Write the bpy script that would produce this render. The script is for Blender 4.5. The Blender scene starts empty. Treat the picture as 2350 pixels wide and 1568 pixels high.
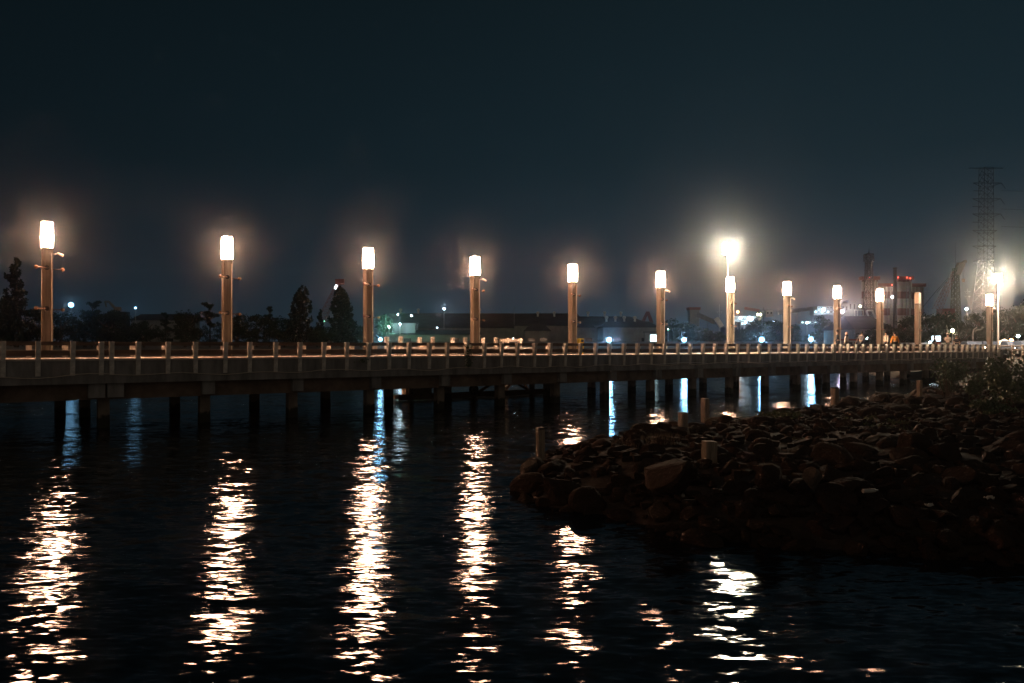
import bpy, math, random
from mathutils import Vector, Matrix
R = math.radians
scene = bpy.context.scene
col = scene.collection

# ------------------------------------------------------------------ camera
F = 1776.0; CX = 1175.0; HZ = 796.0; EYE = 3.2
cam = bpy.data.cameras.new("camera"); camo = bpy.data.objects.new("camera", cam); col.objects.link(camo)
camo.location = (0, 0, EYE); camo.rotation_euler = (R(90), 0, 0)
cam.sensor_width = 36; cam.lens = 36 * F / 2350; cam.shift_y = 12.0 / 2350
cam.clip_start = 0.1; cam.clip_end = 4000
scene.camera = camo

# ------------------------------------------------------------------ night sky
world = bpy.data.worlds.new("World"); scene.world = world; world.use_nodes = True
nt = world.node_tree; nt.nodes.clear()
def N(nt, typ, **kw):
    n = nt.nodes.new(typ)
    for k, v in kw.items(): setattr(n, k, v)
    return n
tc = N(nt, 'ShaderNodeTexCoord'); sx = N(nt, 'ShaderNodeSeparateXYZ'); nt.links.new(tc.outputs['Generated'], sx.inputs[0])
rz = N(nt, 'ShaderNodeValToRGB'); nt.links.new(sx.outputs['Z'], rz.inputs[0])
els = rz.color_ramp.elements
els[0].position = 0.0; els[0].color = (.024, .044, .063, 1)
els[1].position = 0.5; els[1].color = (.0046, .0100, .0132, 1)
e = els.new(.07); e.color = (.0175, .0345, .0490, 1)
e = els.new(.22); e.color = (.0082, .0195, .0270, 1)
rx = N(nt, 'ShaderNodeMapRange'); rx.inputs['From Min'].default_value = -.6; rx.inputs['From Max'].default_value = .25
rx.inputs['To Min'].default_value = .42; rx.inputs['To Max'].default_value = 1.0
nt.links.new(sx.outputs['X'], rx.inputs['Value'])
bg = N(nt, 'ShaderNodeBackground'); wo = N(nt, 'ShaderNodeOutputWorld')
# warm glow added to the sky behind the viewer to light fascia and posts
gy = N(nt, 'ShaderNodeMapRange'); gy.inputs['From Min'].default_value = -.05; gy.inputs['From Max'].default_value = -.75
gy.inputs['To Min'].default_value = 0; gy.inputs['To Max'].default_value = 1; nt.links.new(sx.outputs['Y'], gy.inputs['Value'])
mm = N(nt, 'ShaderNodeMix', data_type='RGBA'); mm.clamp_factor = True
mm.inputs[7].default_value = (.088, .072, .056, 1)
ms = N(nt, 'ShaderNodeVectorMath', operation='SCALE'); nt.links.new(rz.outputs[0], ms.inputs[0]); nt.links.new(rx.outputs[0], ms.inputs['Scale'])
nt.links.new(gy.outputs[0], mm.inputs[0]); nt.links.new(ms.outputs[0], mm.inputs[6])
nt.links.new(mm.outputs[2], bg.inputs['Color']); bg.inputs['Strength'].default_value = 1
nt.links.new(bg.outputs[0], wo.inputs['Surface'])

vs = scene.view_settings
vs.view_transform = 'Standard'; vs.look = 'None'; vs.exposure = 0; vs.gamma = 1
scene.render.engine = 'CYCLES'
cy = scene.cycles
cy.use_denoising = True; cy.use_adaptive_sampling = False
cy.max_bounces = 4; cy.diffuse_bounces = 2; cy.glossy_bounces = 3; cy.transmission_bounces = 2; cy.volume_bounces = 0
cy.sample_clamp_indirect = 30; cy.caustics_reflective = True; cy.use_light_tree = False
cy.volume_step_rate = 1

# ------------------------------------------------------------------ helpers
def tag(o, label=None, cat=None, group=None, kind=None):
    if label: o['label'] = label
    if cat: o['category'] = cat
    if group: o['group'] = group
    if kind: o['kind'] = kind
    return o
def empty(name, loc, rz=0, label=None, cat=None, group=None):
    o = bpy.data.objects.new(name, None); col.objects.link(o)
    o.location = loc; o.rotation_euler = (0, 0, rz); o.empty_display_size = .2
    return tag(o, label, cat, group)
class MB:
    def __init__(s): s.v = []; s.f = []
    def add(s, vs, fs):
        b = len(s.v); s.v += [tuple(v) for v in vs]; s.f += [tuple(i + b for i in f) for f in fs]; return s
    def box(s, x0, x1, y0, y1, z0, z1):
        return s.add([(x0,y0,z0),(x1,y0,z0),(x1,y1,z0),(x0,y1,z0),(x0,y0,z1),(x1,y0,z1),(x1,y1,z1),(x0,y1,z1)],
                     [(0,3,2,1),(4,5,6,7),(0,1,5,4),(1,2,6,5),(2,3,7,6),(3,0,4,7)])
    def frustum(s, z0, a0, z1, a1, cx=0, cy=0):
        h = a0 / 2; k = a1 / 2
        return s.add([(cx-h,cy-h,z0),(cx+h,cy-h,z0),(cx+h,cy+h,z0),(cx-h,cy+h,z0),(cx-k,cy-k,z1),(cx+k,cy-k,z1),(cx+k,cy+k,z1),(cx-k,cy+k,z1)],
                     [(0,3,2,1),(4,5,6,7),(0,1,5,4),(1,2,6,5),(2,3,7,6),(3,0,4,7)])
    def tube(s, p, q, r0, r1=None, n=8, caps=True):
        r1 = r0 if r1 is None else r1
        p = Vector(p); q = Vector(q); d = (q - p).normalized()
        a = d.orthogonal().normalized(); b = d.cross(a)
        vs = []
        for c, r in ((p, r0), (q, r1)):
            for i in range(n):
                t = 2 * math.pi * (i + .5) / n
                vs.append(c + a * r * math.cos(t) + b * r * math.sin(t))
        fs = [(i, (i+1) % n, n + (i+1) % n, n + i) for i in range(n)]
        if caps: fs += [tuple(range(n))[::-1], tuple(range(n, 2*n))]
        return s.add(vs, fs)
    def path(s, pts, r, n=6):
        for p, q in zip(pts, pts[1:]): s.tube(p, q, r, r, n)
        return s
    def sphere(s, c, r, nu=10, nv=6, sz=1):
        c = Vector(c); vs = [c + Vector((0,0,r*sz))]
        for j in range(1, nv):
            ph = math.pi * j / nv
            for i in range(nu):
                t = 2*math.pi*i/nu
                vs.append(c + Vector((r*math.sin(ph)*math.cos(t), r*math.sin(ph)*math.sin(t), r*sz*math.cos(ph))))
        vs.append(c - Vector((0,0,r*sz))); L = len(vs) - 1
        fs = [(0, 1+i, 1+(i+1) % nu) for i in range(nu)]
        for j in range(nv-2):
            for i in range(nu):
                a = 1+j*nu+i; b = 1+j*nu+(i+1) % nu
                fs.append((a, a+nu, b+nu, b))
        fs += [(L, L-nu+(i+1) % nu, L-nu+i) for i in range(nu)]
        return s.add(vs, fs)
    def prism(s, poly, z0, z1):
        n = len(poly)
        return s.add([(x,y,z0) for x,y in poly]+[(x,y,z1) for x,y in poly],
                     [tuple(range(n))[::-1], tuple(range(n,2*n))]+[(i,(i+1)%n,n+(i+1)%n,n+i) for i in range(n)])
    def build(s, name, m, parent=None, smooth=False, bevel=0):
        me = bpy.data.meshes.new(name); me.from_pydata(s.v, [], s.f); me.update()
        me.materials.append(m)
        if smooth:
            for p in me.polygons: p.use_smooth = True
        o = bpy.data.objects.new(name, me); col.objects.link(o)
        if parent: o.parent = parent
        if bevel:
            bm = o.modifiers.new('bevel', 'BEVEL'); bm.width = bevel; bm.segments = 2; bm.limit_method = 'ANGLE'
        return o
def copy_tree(o, parent=None, name=None):
    c = o.copy(); col.objects.link(c); c.parent = parent
    for ch in kids.get(o, []): copy_tree(ch, c)
    return c
kids = {}
def index_kids():
    kids.clear()
    for o in bpy.data.objects:
        if o.parent: kids.setdefault(o.parent, []).append(o)

def W(px, py, Y):
    return Vector(((px - CX) / F * Y, Y, EYE + (HZ - py) / F * Y))
def WX(px, Y): return (px - CX) / F * Y
def WZ(py, Y): return EYE + (HZ - py) / F * Y

# ------------------------------------------------------------------ materials
def mat(name, c, rough=.8, var=.25, scale=4, bump=.0, stretch=(1,1,1), spec=.3, metal=0, bscale=None):
    m = bpy.data.materials.new(name); m.use_nodes = True; t = m.node_tree; p = t.nodes['Principled BSDF']
    p.inputs['Roughness'].default_value = rough; p.inputs['Metallic'].default_value = metal
    p.inputs['Specular IOR Level'].default_value = spec
    co = N(t, 'ShaderNodeTexCoord'); mp = N(t, 'ShaderNodeMapping'); mp.inputs['Scale'].default_value = stretch
    t.links.new(co.outputs['Object'], mp.inputs[0])
    no = N(t, 'ShaderNodeTexNoise'); no.inputs['Scale'].default_value = scale; no.inputs['Detail'].default_value = 6
    no.inputs['Roughness'].default_value = .65
    t.links.new(mp.outputs[0], no.inputs['Vector'])
    rp = N(t, 'ShaderNodeValToRGB'); t.links.new(no.outputs['Fac'], rp.inputs[0])
    rp.color_ramp.elements[0].position = .3; rp.color_ramp.elements[1].position = .7
    rp.color_ramp.elements[0].color = tuple(x * (1 - var) for x in c[:3]) + (1,)
    rp.color_ramp.elements[1].color = tuple(min(1, x * (1 + var)) for x in c[:3]) + (1,)
    t.links.new(rp.outputs[0], p.inputs['Base Color'])
    if bump:
        n2 = N(t, 'ShaderNodeTexNoise'); n2.inputs['Scale'].default_value = bscale or scale * 3; n2.inputs['Detail'].default_value = 5
        t.links.new(mp.outputs[0], n2.inputs['Vector'])
        b = N(t, 'ShaderNodeBump'); b.inputs['Distance'].default_value = bump
        t.links.new(n2.outputs['Fac'], b.inputs['Height']); t.links.new(b.outputs[0], p.inputs['Normal'])
    return m
def glow_glass(name, c, s, clear=.75):
    # frosted lamp glass: lets the bulb's light out and glows itself
    m = bpy.data.materials.new(name); m.use_nodes = True; t = m.node_tree; t.nodes.clear()
    o = N(t, 'ShaderNodeOutputMaterial'); a = N(t, 'ShaderNodeAddShader'); tr = N(t, 'ShaderNodeBsdfTransparent'); e = N(t, 'ShaderNodeEmission')
    tr.inputs['Color'].default_value = (clear, clear, clear, 1); e.inputs['Color'].default_value = tuple(c) + (1,); e.inputs['Strength'].default_value = s
    t.links.new(tr.outputs[0], a.inputs[0]); t.links.new(e.outputs[0], a.inputs[1]); t.links.new(a.outputs[0], o.inputs['Surface'])
    m.cycles.emission_sampling = 'NONE'
    return m
def bulb(name, kind, p, r, c, power, parent, aim=None):
    l = bpy.data.lights.new(name, kind); l.color = c; l.energy = power
    if kind == 'AREA': l.shape = 'DISK'; l.size = r*2
    else: l.shadow_soft_size = r
    o = bpy.data.objects.new(name, l); col.objects.link(o); o.parent = parent; o.location = p
    if aim is not None: o.rotation_euler = Vector(aim).to_track_quat('-Z', 'Y').to_euler()
    return o
LC = {}
def emis(name, c, s):
    m = bpy.data.materials.new(name); m.use_nodes = True; t = m.node_tree; p = t.nodes['Principled BSDF']
    p.inputs['Base Color'].default_value = (.6,.6,.6,1)
    p.inputs['Emission Color'].default_value = tuple(c) + (1,); p.inputs['Emission Strength'].default_value = s
    m.cycles.emission_sampling = 'NONE'; LC[name] = c
    return m

M = {}
M['concrete'] = mat('weathered_concrete', (.33,.29,.25), .85, .35, 2.2, .01)
M['deck'] = mat('deck_paving', (.42,.36,.31), .75, .25, 3, .006)
M['fascia'] = mat('fascia_concrete', (.215,.20,.185), .9, .5, 1.6, .01, (1,1,.22))
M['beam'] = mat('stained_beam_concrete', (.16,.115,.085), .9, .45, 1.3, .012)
M['pile'] = mat('damp_pile_concrete', (.20,.16,.125), .85, .45, 1.6, .012, (1,1,.5))
def tide(m):
    t = m.node_tree; p = t.nodes['Principled BSDF']; src = p.inputs['Base Color'].links[0].from_socket
    co = N(t,'ShaderNodeTexCoord'); sp = N(t,'ShaderNodeSeparateXYZ'); t.links.new(co.outputs['Object'], sp.inputs[0])
    no = N(t,'ShaderNodeTexNoise'); no.inputs['Scale'].default_value = 5; t.links.new(co.outputs['Object'], no.inputs['Vector'])
    ad = N(t,'ShaderNodeMath', operation='MULTIPLY_ADD'); ad.inputs[1].default_value = .5; t.links.new(no.outputs['Fac'], ad.inputs[0]); t.links.new(sp.outputs['Z'], ad.inputs[2])
    mr = N(t,'ShaderNodeMapRange'); mr.inputs['From Min'].default_value = .62; mr.inputs['From Max'].default_value = .74; t.links.new(ad.outputs[0], mr.inputs['Value'])
    mx = N(t,'ShaderNodeMix', data_type='RGBA'); mx.inputs[6].default_value = (.03,.028,.018,1); t.links.new(mr.outputs[0], mx.inputs[0]); t.links.new(src, mx.inputs[7])
    t.links.new(mx.outputs[2], p.inputs['Base Color'])
tide(M['pile'])
M['post'] = mat('painted_post', (.60,.54,.47), .7, .35, 5, .006)
M['rail'] = mat('dark_timber_rail', (.12,.085,.065), .7, .4, 3, .004, (.3,3,3))
M['pole'] = mat('timber_grain_column', (.215,.172,.125), .65, .45, 3.5, .006, (5,5,.22))
M['conduit'] = mat('pale_conduit', (.6,.5,.4), .4, .1, 5)
M['iron'] = mat('black_iron', (.028,.024,.022), .5, .3, 8)
M['rust'] = mat('brown_rod', (.25,.14,.09), .5, .3, 8)
M['whitefit'] = mat('white_fitting', (.75,.72,.68), .4, .1, 8)
M['cream'] = mat('cream_panel', (.62,.5,.38), .5, .08, 3)
M['steel'] = mat('galvanised_steel', (.42,.40,.37), .45, .15, 5, metal=.4)
M['lamp'] = glow_glass('warm_lamp_glow', (1, .56, .37), 95)
M['flood'] = emis('yellow_white_flood_glow', (1, .80, .50), 60)
M['blue'] = emis('blue_white_flood_glow', (.26, .62, 1), 9)
M['bluew'] = emis('white_flood_glow', (.62, .80, 1), 9)
M['pinkw'] = emis('pinkish_white_glow', (.90, .78, 1), 9)
M['portw'] = emis('port_light_glow', (.62, .85, 1), 40)
M['orange'] = emis('amber_glow', (1, .42, .14), 30)
M['red'] = emis('red_beacon_glow', (1, .07, .04), 7)
M['yellowg'] = emis('yellow_bulb_glow', (1, .85, .45), 60)
M['greeng'] = emis('green_lamp_glow', (.30, 1, .66), 30)
M['signw'] = emis('backlit_sign_glow', (.72,.9,1), 5)
M['phone'] = emis('phone_screen_glow', (.6,.9,1), 60)
M['foliage'] = mat('dark_foliage', (.032,.050,.026), .75, .5, 1.1)
M['foliage2'] = mat('olive_foliage', (.07,.085,.04), .75, .5, 1.3)
M['pine'] = mat('conifer_foliage', (.020,.032,.020), .8, .5, 1.1)
M['bush'] = mat('glossy_shrub_leaf', (.055,.085,.036), .45, .5, 2.5, spec=.5)
M['bark'] = mat('brown_bark', (.10,.075,.055), .9, .4, 4, .02)
M['rock'] = mat('brown_riprap_rock', (.030,.019,.014), .95, .35, 1.4, .04, bscale=5)
M['rock2'] = mat('grey_brown_rock', (.033,.022,.0165), .95, .3, 1.9, .04, bscale=6)
for _n in ('rock','rock2'): M[_n].node_tree.nodes['Principled BSDF'].inputs['Specular IOR Level'].default_value = .08
M['palerock'] = mat('pale_rock', (.075,.058,.043), .9, .3, 2.2, .03, bscale=6)
M['soil'] = mat('muddy_soil', (.034,.023,.016), .95, .5, 1.2, .05, bscale=5)
M['timber'] = mat('cracked_timber', (.24,.19,.14), .85, .45, 3, .02, (5,5,.6))
M['roof'] = mat('dark_sheet_roof', (.075,.075,.08), .7, .3, .3)
M['wall'] = mat('grimy_warehouse_wall', (.30,.30,.28), .9, .3, .3)
M['seawall'] = mat('sea_wall_concrete', (.22,.23,.23), .9, .25, .4)
M['land'] = mat('far_ground', (.06,.06,.05), .95, .3, .1)
M['white'] = mat('white_paint', (.72,.72,.70), .5, .1, 1)
M['shipw'] = mat('ship_white_paint', (.36,.38,.40), .5, .12, .3)
M['hull'] = mat('dark_blue_hull', (.05,.06,.09), .5, .2, .3)
M['redp'] = mat('red_crane_paint', (.24,.06,.045), .6, .2, .6)
M['yellow'] = mat('yellow_plastic', (.78,.50,.03), .45, .12, 4)
M['skin'] = mat('skin', (.42,.26,.18), .6, .08, 6)
M['hair'] = mat('black_hair', (.018,.015,.013), .5, .2, 20)
M['window'] = mat('dark_glass', (.03,.035,.04), .15, .1, 2, spec=.6)
M['warmwin'] = emis('lit_window', (1,.72,.4), 1.6)
M['coolwin'] = emis('cool_lit_window', (.6,.9,.95), 5)
M['tyre'] = mat('tyre_rubber', (.02,.02,.02), .8, .2, 10)
M['plastic'] = mat('white_litter', (.38,.36,.32), .5, .1, 10)

# stripes for silos / towers
def stripe(name, c1, c2, period, phase=0, duty=.5):
    m = bpy.data.materials.new(name); m.use_nodes = True; t = m.node_tree; p = t.nodes['Principled BSDF']
    p.inputs['Roughness'].default_value = .8
    co = N(t, 'ShaderNodeTexCoord'); s = N(t, 'ShaderNodeSeparateXYZ'); t.links.new(co.outputs['Object'], s.inputs[0])
    a = N(t, 'ShaderNodeMath', operation='ADD'); a.inputs[1].default_value = phase; t.links.new(s.outputs['Z'], a.inputs[0])
    d = N(t, 'ShaderNodeMath', operation='DIVIDE'); d.inputs[1].default_value = period; t.links.new(a.outputs[0], d.inputs[0])
    f = N(t, 'ShaderNodeMath', operation='FRACT'); t.links.new(d.outputs[0], f.inputs[0])
    g = N(t, 'ShaderNodeMath', operation='LESS_THAN'); g.inputs[1].default_value = duty; t.links.new(f.outputs[0], g.inputs[0])
    no = N(t, 'ShaderNodeTexNoise'); no.inputs['Scale'].default_value = .4; t.links.new(co.outputs['Object'], no.inputs['Vector'])
    mx = N(t, 'ShaderNodeMix', data_type='RGBA'); mx.inputs[6].default_value = c1 + (1,); mx.inputs[7].default_value = c2 + (1,)
    t.links.new(g.outputs[0], mx.inputs[0])
    m2 = N(t, 'ShaderNodeMix', data_type='RGBA', blend_type='MULTIPLY'); m2.inputs[0].default_value = .5
    t.links.new(mx.outputs[2], m2.inputs[6]); t.links.new(no.outputs['Color'], m2.inputs[7])
    t.links.new(m2.outputs[2], p.inputs['Base Color'])
    return m
M['silo'] = stripe('red_and_white_bands', (.50,.50,.48), (.20,.045,.04), 13.0, 1.5, .42)
M['mast'] = stripe('banded_mast_paint', (.3,.3,.3), (.2,.08,.06), 10)

# water
def water_mat():
    m = bpy.data.materials.new('dark_rippled_water'); m.use_nodes = True; t = m.node_tree; p = t.nodes['Principled BSDF']
    p.inputs['Base Color'].default_value = (.003,.006,.008,1); p.inputs['Roughness'].default_value = .17
    p.inputs['IOR'].default_value = 1.33
    co = N(t, 'ShaderNodeTexCoord')
    tot = None
    for sc, st, ax, ay, det, rot in ((.40,(1,2.2,1),.03,.15,1,0), (1.2,(1,2.6,1),.09,.25,1,-4), (2.8,(1,2.8,1),.12,.31,1,4), (6.5,(1,2.4,1),.10,.24,1,-3)):
        mp = N(t, 'ShaderNodeMapping'); mp.inputs['Scale'].default_value = st; mp.inputs['Rotation'].default_value = (0,0,R(rot))
        t.links.new(co.outputs['Object'], mp.inputs[0])
        no = N(t, 'ShaderNodeTexNoise'); no.inputs['Scale'].default_value = sc; no.inputs['Detail'].default_value = det
        no.inputs['Distortion'].default_value = .4
        t.links.new(mp.outputs[0], no.inputs['Vector'])
        s = N(t, 'ShaderNodeVectorMath', operation='SUBTRACT'); s.inputs[1].default_value = (.5,.5,.5); t.links.new(no.outputs['Color'], s.inputs[0])
        k = N(t, 'ShaderNodeVectorMath', operation='MULTIPLY'); k.inputs[1].default_value = (ax*WSC, ay*WSC, 0); t.links.new(s.outputs[0], k.inputs[0])
        if tot is None: tot = k.outputs[0]
        else:
            a = N(t, 'ShaderNodeVectorMath', operation='ADD'); t.links.new(tot, a.inputs[0]); t.links.new(k.outputs[0], a.inputs[1]); tot = a.outputs[0]
    z = N(t, 'ShaderNodeVectorMath', operation='ADD'); z.inputs[1].default_value = (0,0,1); t.links.new(tot, z.inputs[0])
    nn = N(t, 'ShaderNodeVectorMath', operation='NORMALIZE'); t.links.new(z.outputs[0], nn.inputs[0])
    o = [n for n in t.nodes if n.type == 'OUTPUT_MATERIAL'][0]; t.nodes.remove(p)
    gl = N(t, 'ShaderNodeBsdfAnisotropic', distribution='BECKMANN'); gl.inputs['Roughness'].default_value = WR; gl.inputs['Color'].default_value = (.95,.95,.95,1)
    df = N(t, 'ShaderNodeBsdfDiffuse'); df.inputs['Color'].default_value = (.004,.008,.011,1)
    fr = N(t, 'ShaderNodeFresnel'); fr.inputs['IOR'].default_value = 1.33; mx = N(t, 'ShaderNodeMixShader')
    t.links.new(nn.outputs[0], gl.inputs['Normal']); t.links.new(nn.outputs[0], fr.inputs['Normal'])
    t.links.new(fr.outputs[0], mx.inputs[0]); t.links.new(df.outputs[0], mx.inputs[1]); t.links.new(gl.outputs[0], mx.inputs[2])
    t.links.new(mx.outputs[0], o.inputs['Surface'])
    return m
WSC = 1.2; WR = .155
M['water'] = water_mat()

# ------------------------------------------------------------------ water, far ground
w = MB().add([(-900,-60,0),(1100,-60,0),(1100,232,0),(-900,232,0)], [(0,1,2,3)]).build('water', M['water']); tag(w, kind='structure')
w = MB().add([(-900,-60,-.6),(1100,-60,-.6),(1100,1240,-.6),(-900,1240,-.6)], [(0,1,2,3)]).build('ground_bed', M['soil']); tag(w, kind='structure')
FZ = 3.0
w = MB().add([(-900,229,FZ),(1100,229,FZ),(1100,1240,FZ),(-900,1240,FZ)], [(0,1,2,3)]).build('far_ground', M['land']); tag(w, kind='structure')

# ------------------------------------------------------------------ footbridge frame
th = math.atan2(1776, 2477); ct, st_ = math.cos(th), math.sin(th)
LX, LY = -20.93, 34.8; OX, OY = LX + 6.8*st_, LY - 6.8*ct
def s_of(px, w=0):
    x = (px - 1175)/1776
    return (x*(OY + w*ct) - OX + w*st_)/(ct - x*st_)
def B(s, w, z): return Vector((OX + s*ct - w*st_, OY + s*st_ + w*ct, z))
DZ = 2.71
S0, S1 = -42.0, 80.0
bridge = empty('footbridge', (OX, OY, 0), th, 'long concrete footbridge on piles crossing the dark water under the row of lit columns', 'footbridge')
DW = 7.6
MB().box(S0, S1, .004, DW, DZ-.22, DZ).build('deck', M['deck'], bridge)
MB().box(S0, S1, -.10, .0, DZ-.05, DZ+.03).build('kerb', M['deck'], bridge)
# fascia panels
MB().box(S0, S1, -.06, .0, 2.10, DZ-.054).build('fascia_panel', M['fascia'], bridge)
MB().box(S0, S1, -.16, .0, 1.78, 2.10).build('edge_beam', M['fascia'], bridge)
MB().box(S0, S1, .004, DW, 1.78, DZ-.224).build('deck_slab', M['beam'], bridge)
for wv in (.25, 3.6, 6.9):
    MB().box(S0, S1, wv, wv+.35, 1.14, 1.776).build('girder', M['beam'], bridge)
bents = []
s = 1.13 - 3.83*11 - .5
capS = [1.45 + 3.83*k for k in range(-11, 21)]
for i, s in enumerate(capS):
    joint = abs(s - 1.45) < .1 or abs(s - 51.2) < 2
    dw = .62 if joint else .25
    mb = MB(); mb.box(s-dw, s-.04 if joint else s+dw, -.02, 7.5, 1.22, 1.772)
    mb.build('pile_cap', M['fascia'], bridge)
    if joint:
        MB().box(s+.04, s+dw, -.02, 7.5, 1.22, 1.772).build('pile_cap', M['fascia'], bridge)
    rnd = random.Random(i)
    for wv in (.75, 6.3):
        mb = MB(); a = .40
        mb.frustum(-.55, a+.02, 1.30, a, s + rnd.uniform(-.04,.04), wv)
        mb.build('pile', M['pile'], bridge)
MB().frustum(-.55,.42,1.30,.40, s_of(138,6.3), 6.3).build('pile', M['pile'], bridge)
# near railing
rail = MB(); rails = empty('railing', (0,0,0)); rails.parent = bridge
postS = [-1.93,-.85,.27,1.27,1.66]+[2.56+1.12*k for k in range(0)]
p4 = [550,668,783,897,998,1101,1197,1292,1384,1472,1556,1634,1713,1786,1862,1933,2003,2068,2133,2196,2257,2319,2379,2437,2493,2548,2604,2656,2709,2757,2808,2856,2903,2948,2992,3035]+[3072+int(v*.574) for v in (10,78,147,207,268,328,387,448,462,503,557,608,660,714,768,822,876,926,970,1012,1060,1105,1147,1190,1232,1272,1310,1350,1386,1422,1460,1498,1535,1570,1608)]
postS += [s_of(p/1.743) for p in p4]
def post_mb(s):
    mb = MB(); h = .085
    prof = [(-.20,3.40),(.055,3.40),(.055,DZ-.02),(-.005,DZ-.02),(-.005,2.06),(-.10,2.06),(-.125,DZ)]
    n = len(prof)
    vs = [(-h, w_, z) for w_, z in prof] + [(h, w_, z) for w_, z in prof]
    mb.add(vs, [tuple(range(n)), tuple(range(n,2*n))[::-1]] + [(i, n+i, n+(i+1)%n, (i+1)%n) for i in range(n)])
    return mb
pm = post_mb(0).build('post', M['post'], rails, bevel=.008)
bolts = MB()
for z in (3.30, 2.98, 2.45, 2.22): bolts.tube((0,-.205 if z > 2.7 else -.13,z), (0,-.235 if z > 2.7 else -.16,z), .022, n=6)
first = True
allposts = postS + [-1.93 - 1.12*k for k in range(1, 12)]
for k, s in enumerate(allposts):
    if k == 0: o = pm
    else: o = pm.copy(); col.objects.link(o); o.parent = rails
    o.location = (s, 0, 0)
    rr = random.Random(k); o.rotation_euler = (R(rr.uniform(-.6,.6)), R(rr.uniform(-.7,.7)), R(rr.uniform(-1.5,1.5)))
def wavy(S0, S1, w0, w1, z0, z1, step=2.24, amp=.008, seed=1):
    mb = MB(); rr = random.Random(seed); s = S0
    while s < S1:
        e = min(s + step, S1); d = rr.uniform(-amp, amp)
        mb.box(s+.004, e-.004, w0, w1, z0+d, z1+d); s = e
    return mb
wavy(-14.2, 79.4, .058, .115, 3.245, 3.395, seed=2).build('handrail', M['rail'], rails)
wavy(-14.2, 79.4, .058, .115, 2.866, 3.075, seed=3).build('handrail', M['rail'], rails)
# far edge: low posts with one board
farr = empty('low_railing', (0,0,0)); farr.parent = bridge
fp = MB().box(-.11,.11,7.30,7.50,DZ+.004,DZ+.55).build('post', M['post'], farr, bevel=.012)
k = 0; s = -12.0
while s < 79:
    if not (18.2 < s < 28.9) :
        o = fp if k == 0 else fp.copy()
        if k: col.objects.link(o); o.parent = farr
        o.location = (s, 0, 0)
        k += 1
    s += 1.42
MB().box(-12,18.0,7.22,7.29,DZ+.18,DZ+.34).build('rail_board', M['post'], farr)
MB().box(29.2,79,7.22,7.29,DZ+.18,DZ+.34).build('rail_board', M['post'], farr)

# cable sagging along the fascia
mb = MB(); rr = random.Random(4); pts = []
s = -3.0; z = 2.14
while s < 79:
    pts.append((s, -.20, 2.10 + .05*math.sin(s*1.9) + .03*math.sin(s*.7) + rr.uniform(-.012,.012))); s += .55
mb.path(pts, .014, 5)
cb = mb.build('cable', M['conduit']); cb.location = (OX, OY, 0); cb.rotation_euler = (0,0,th)
tag(cb, 'thin pale cable hanging in shallow loops along the footbridge edge beam', 'cable')
mb = MB(); pts = []
s = 30.0
while s < 79:
    pts.append((s, -.185, 2.16 + .04*math.sin(s*1.3+1) + rr.uniform(-.01,.01))); s += .6
mb.path(pts, .010, 5)
cb = mb.build('cable', M['whitefit']); cb.location = (OX, OY, 0); cb.rotation_euler = (0,0,th)
tag(cb, 'thinner second cable above the looping one on the far half of the footbridge edge', 'cable')

# ------------------------------------------------------------------ lamp columns
LAMP_W = 1350
def make_lamp():
    root = empty('lamp_column', (0,0,0))
    mb = MB(); a = .215; g = .018
    # square timber-clad column with grooves near the camera-right corner
    mb.prism([(-a,-a),(a-.10,-a),(a-.10,-a+g),(a-.075,-a+g),(a-.075,-a),(a,-a),(a,a),(-a,a)], .0, 4.86)
    mb.build('column', M['pole'], root)
    MB().frustum(0,.60,.05,.56).build('base_plate', M['iron'], root)
    MB().frustum(4.864,.40,4.93,.44).build('collar', M['iron'], root)
    MB().tube((a-.05,-a-.022,.06),(a-.05,-a-.022,4.7),.02,n=6).build('conduit', M['conduit'], root)
    MB().frustum(4.934,.43,5.40,.475).frustum(5.404,.475,6.07,.41).build('lamp_shade', M['lamp'], root)
    bulb('bulb', 'POINT', (0,0,5.42), (.20), (1, .50, .28), LAMP_W, root)
    for z in (4.02, 2.20):
        d = Vector((-.85,-.53,0)).normalized()
        p = Vector((-.03,-a,z)); q = p + d*.50
        rod = MB().tube(p, q, .032, n=8).build('peg', M['rust'], root)
        MB().tube(p+Vector((0,.0,0)), p+Vector((0,-.05,0)), .11, .09, n=12).build('knob_plate', M['iron'], rod)
        MB().sphere(q, .085, 10, 6).build('ball_end', M['rust'], rod, smooth=True)
        p = Vector((a-.01,.0,z-.04)); q = p + Vector((.40,-.06,0))
        rod = MB().tube(p, q, .022, n=8).build('peg', M['rust'], root)
        MB().sphere(q, .085, 10, 6).build('ball_end', M['rust'], rod, smooth=True)
    return root
lampA = make_lamp(); index_kids()
ords = ['foremost lamp at the far left', 'second lamp from the left', 'third lamp from the left, right of the twin conifers', 'fourth lamp from the left, beside the jetty posts',
        'fifth lamp from the left, next to the yellow bin', 'sixth lamp from the left, left of the tall floodlight', 'seventh lamp, overlapped by the tall floodlight pole',
        'eighth lamp, right of the tall floodlight', 'ninth lamp, behind the couple at the rail', 'tenth lamp, behind the two backpack walkers', 'unlit', 'lamp at the far right beside the second floodlight pole']
bracket = (0, 3, 5, 7, 11)
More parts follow.
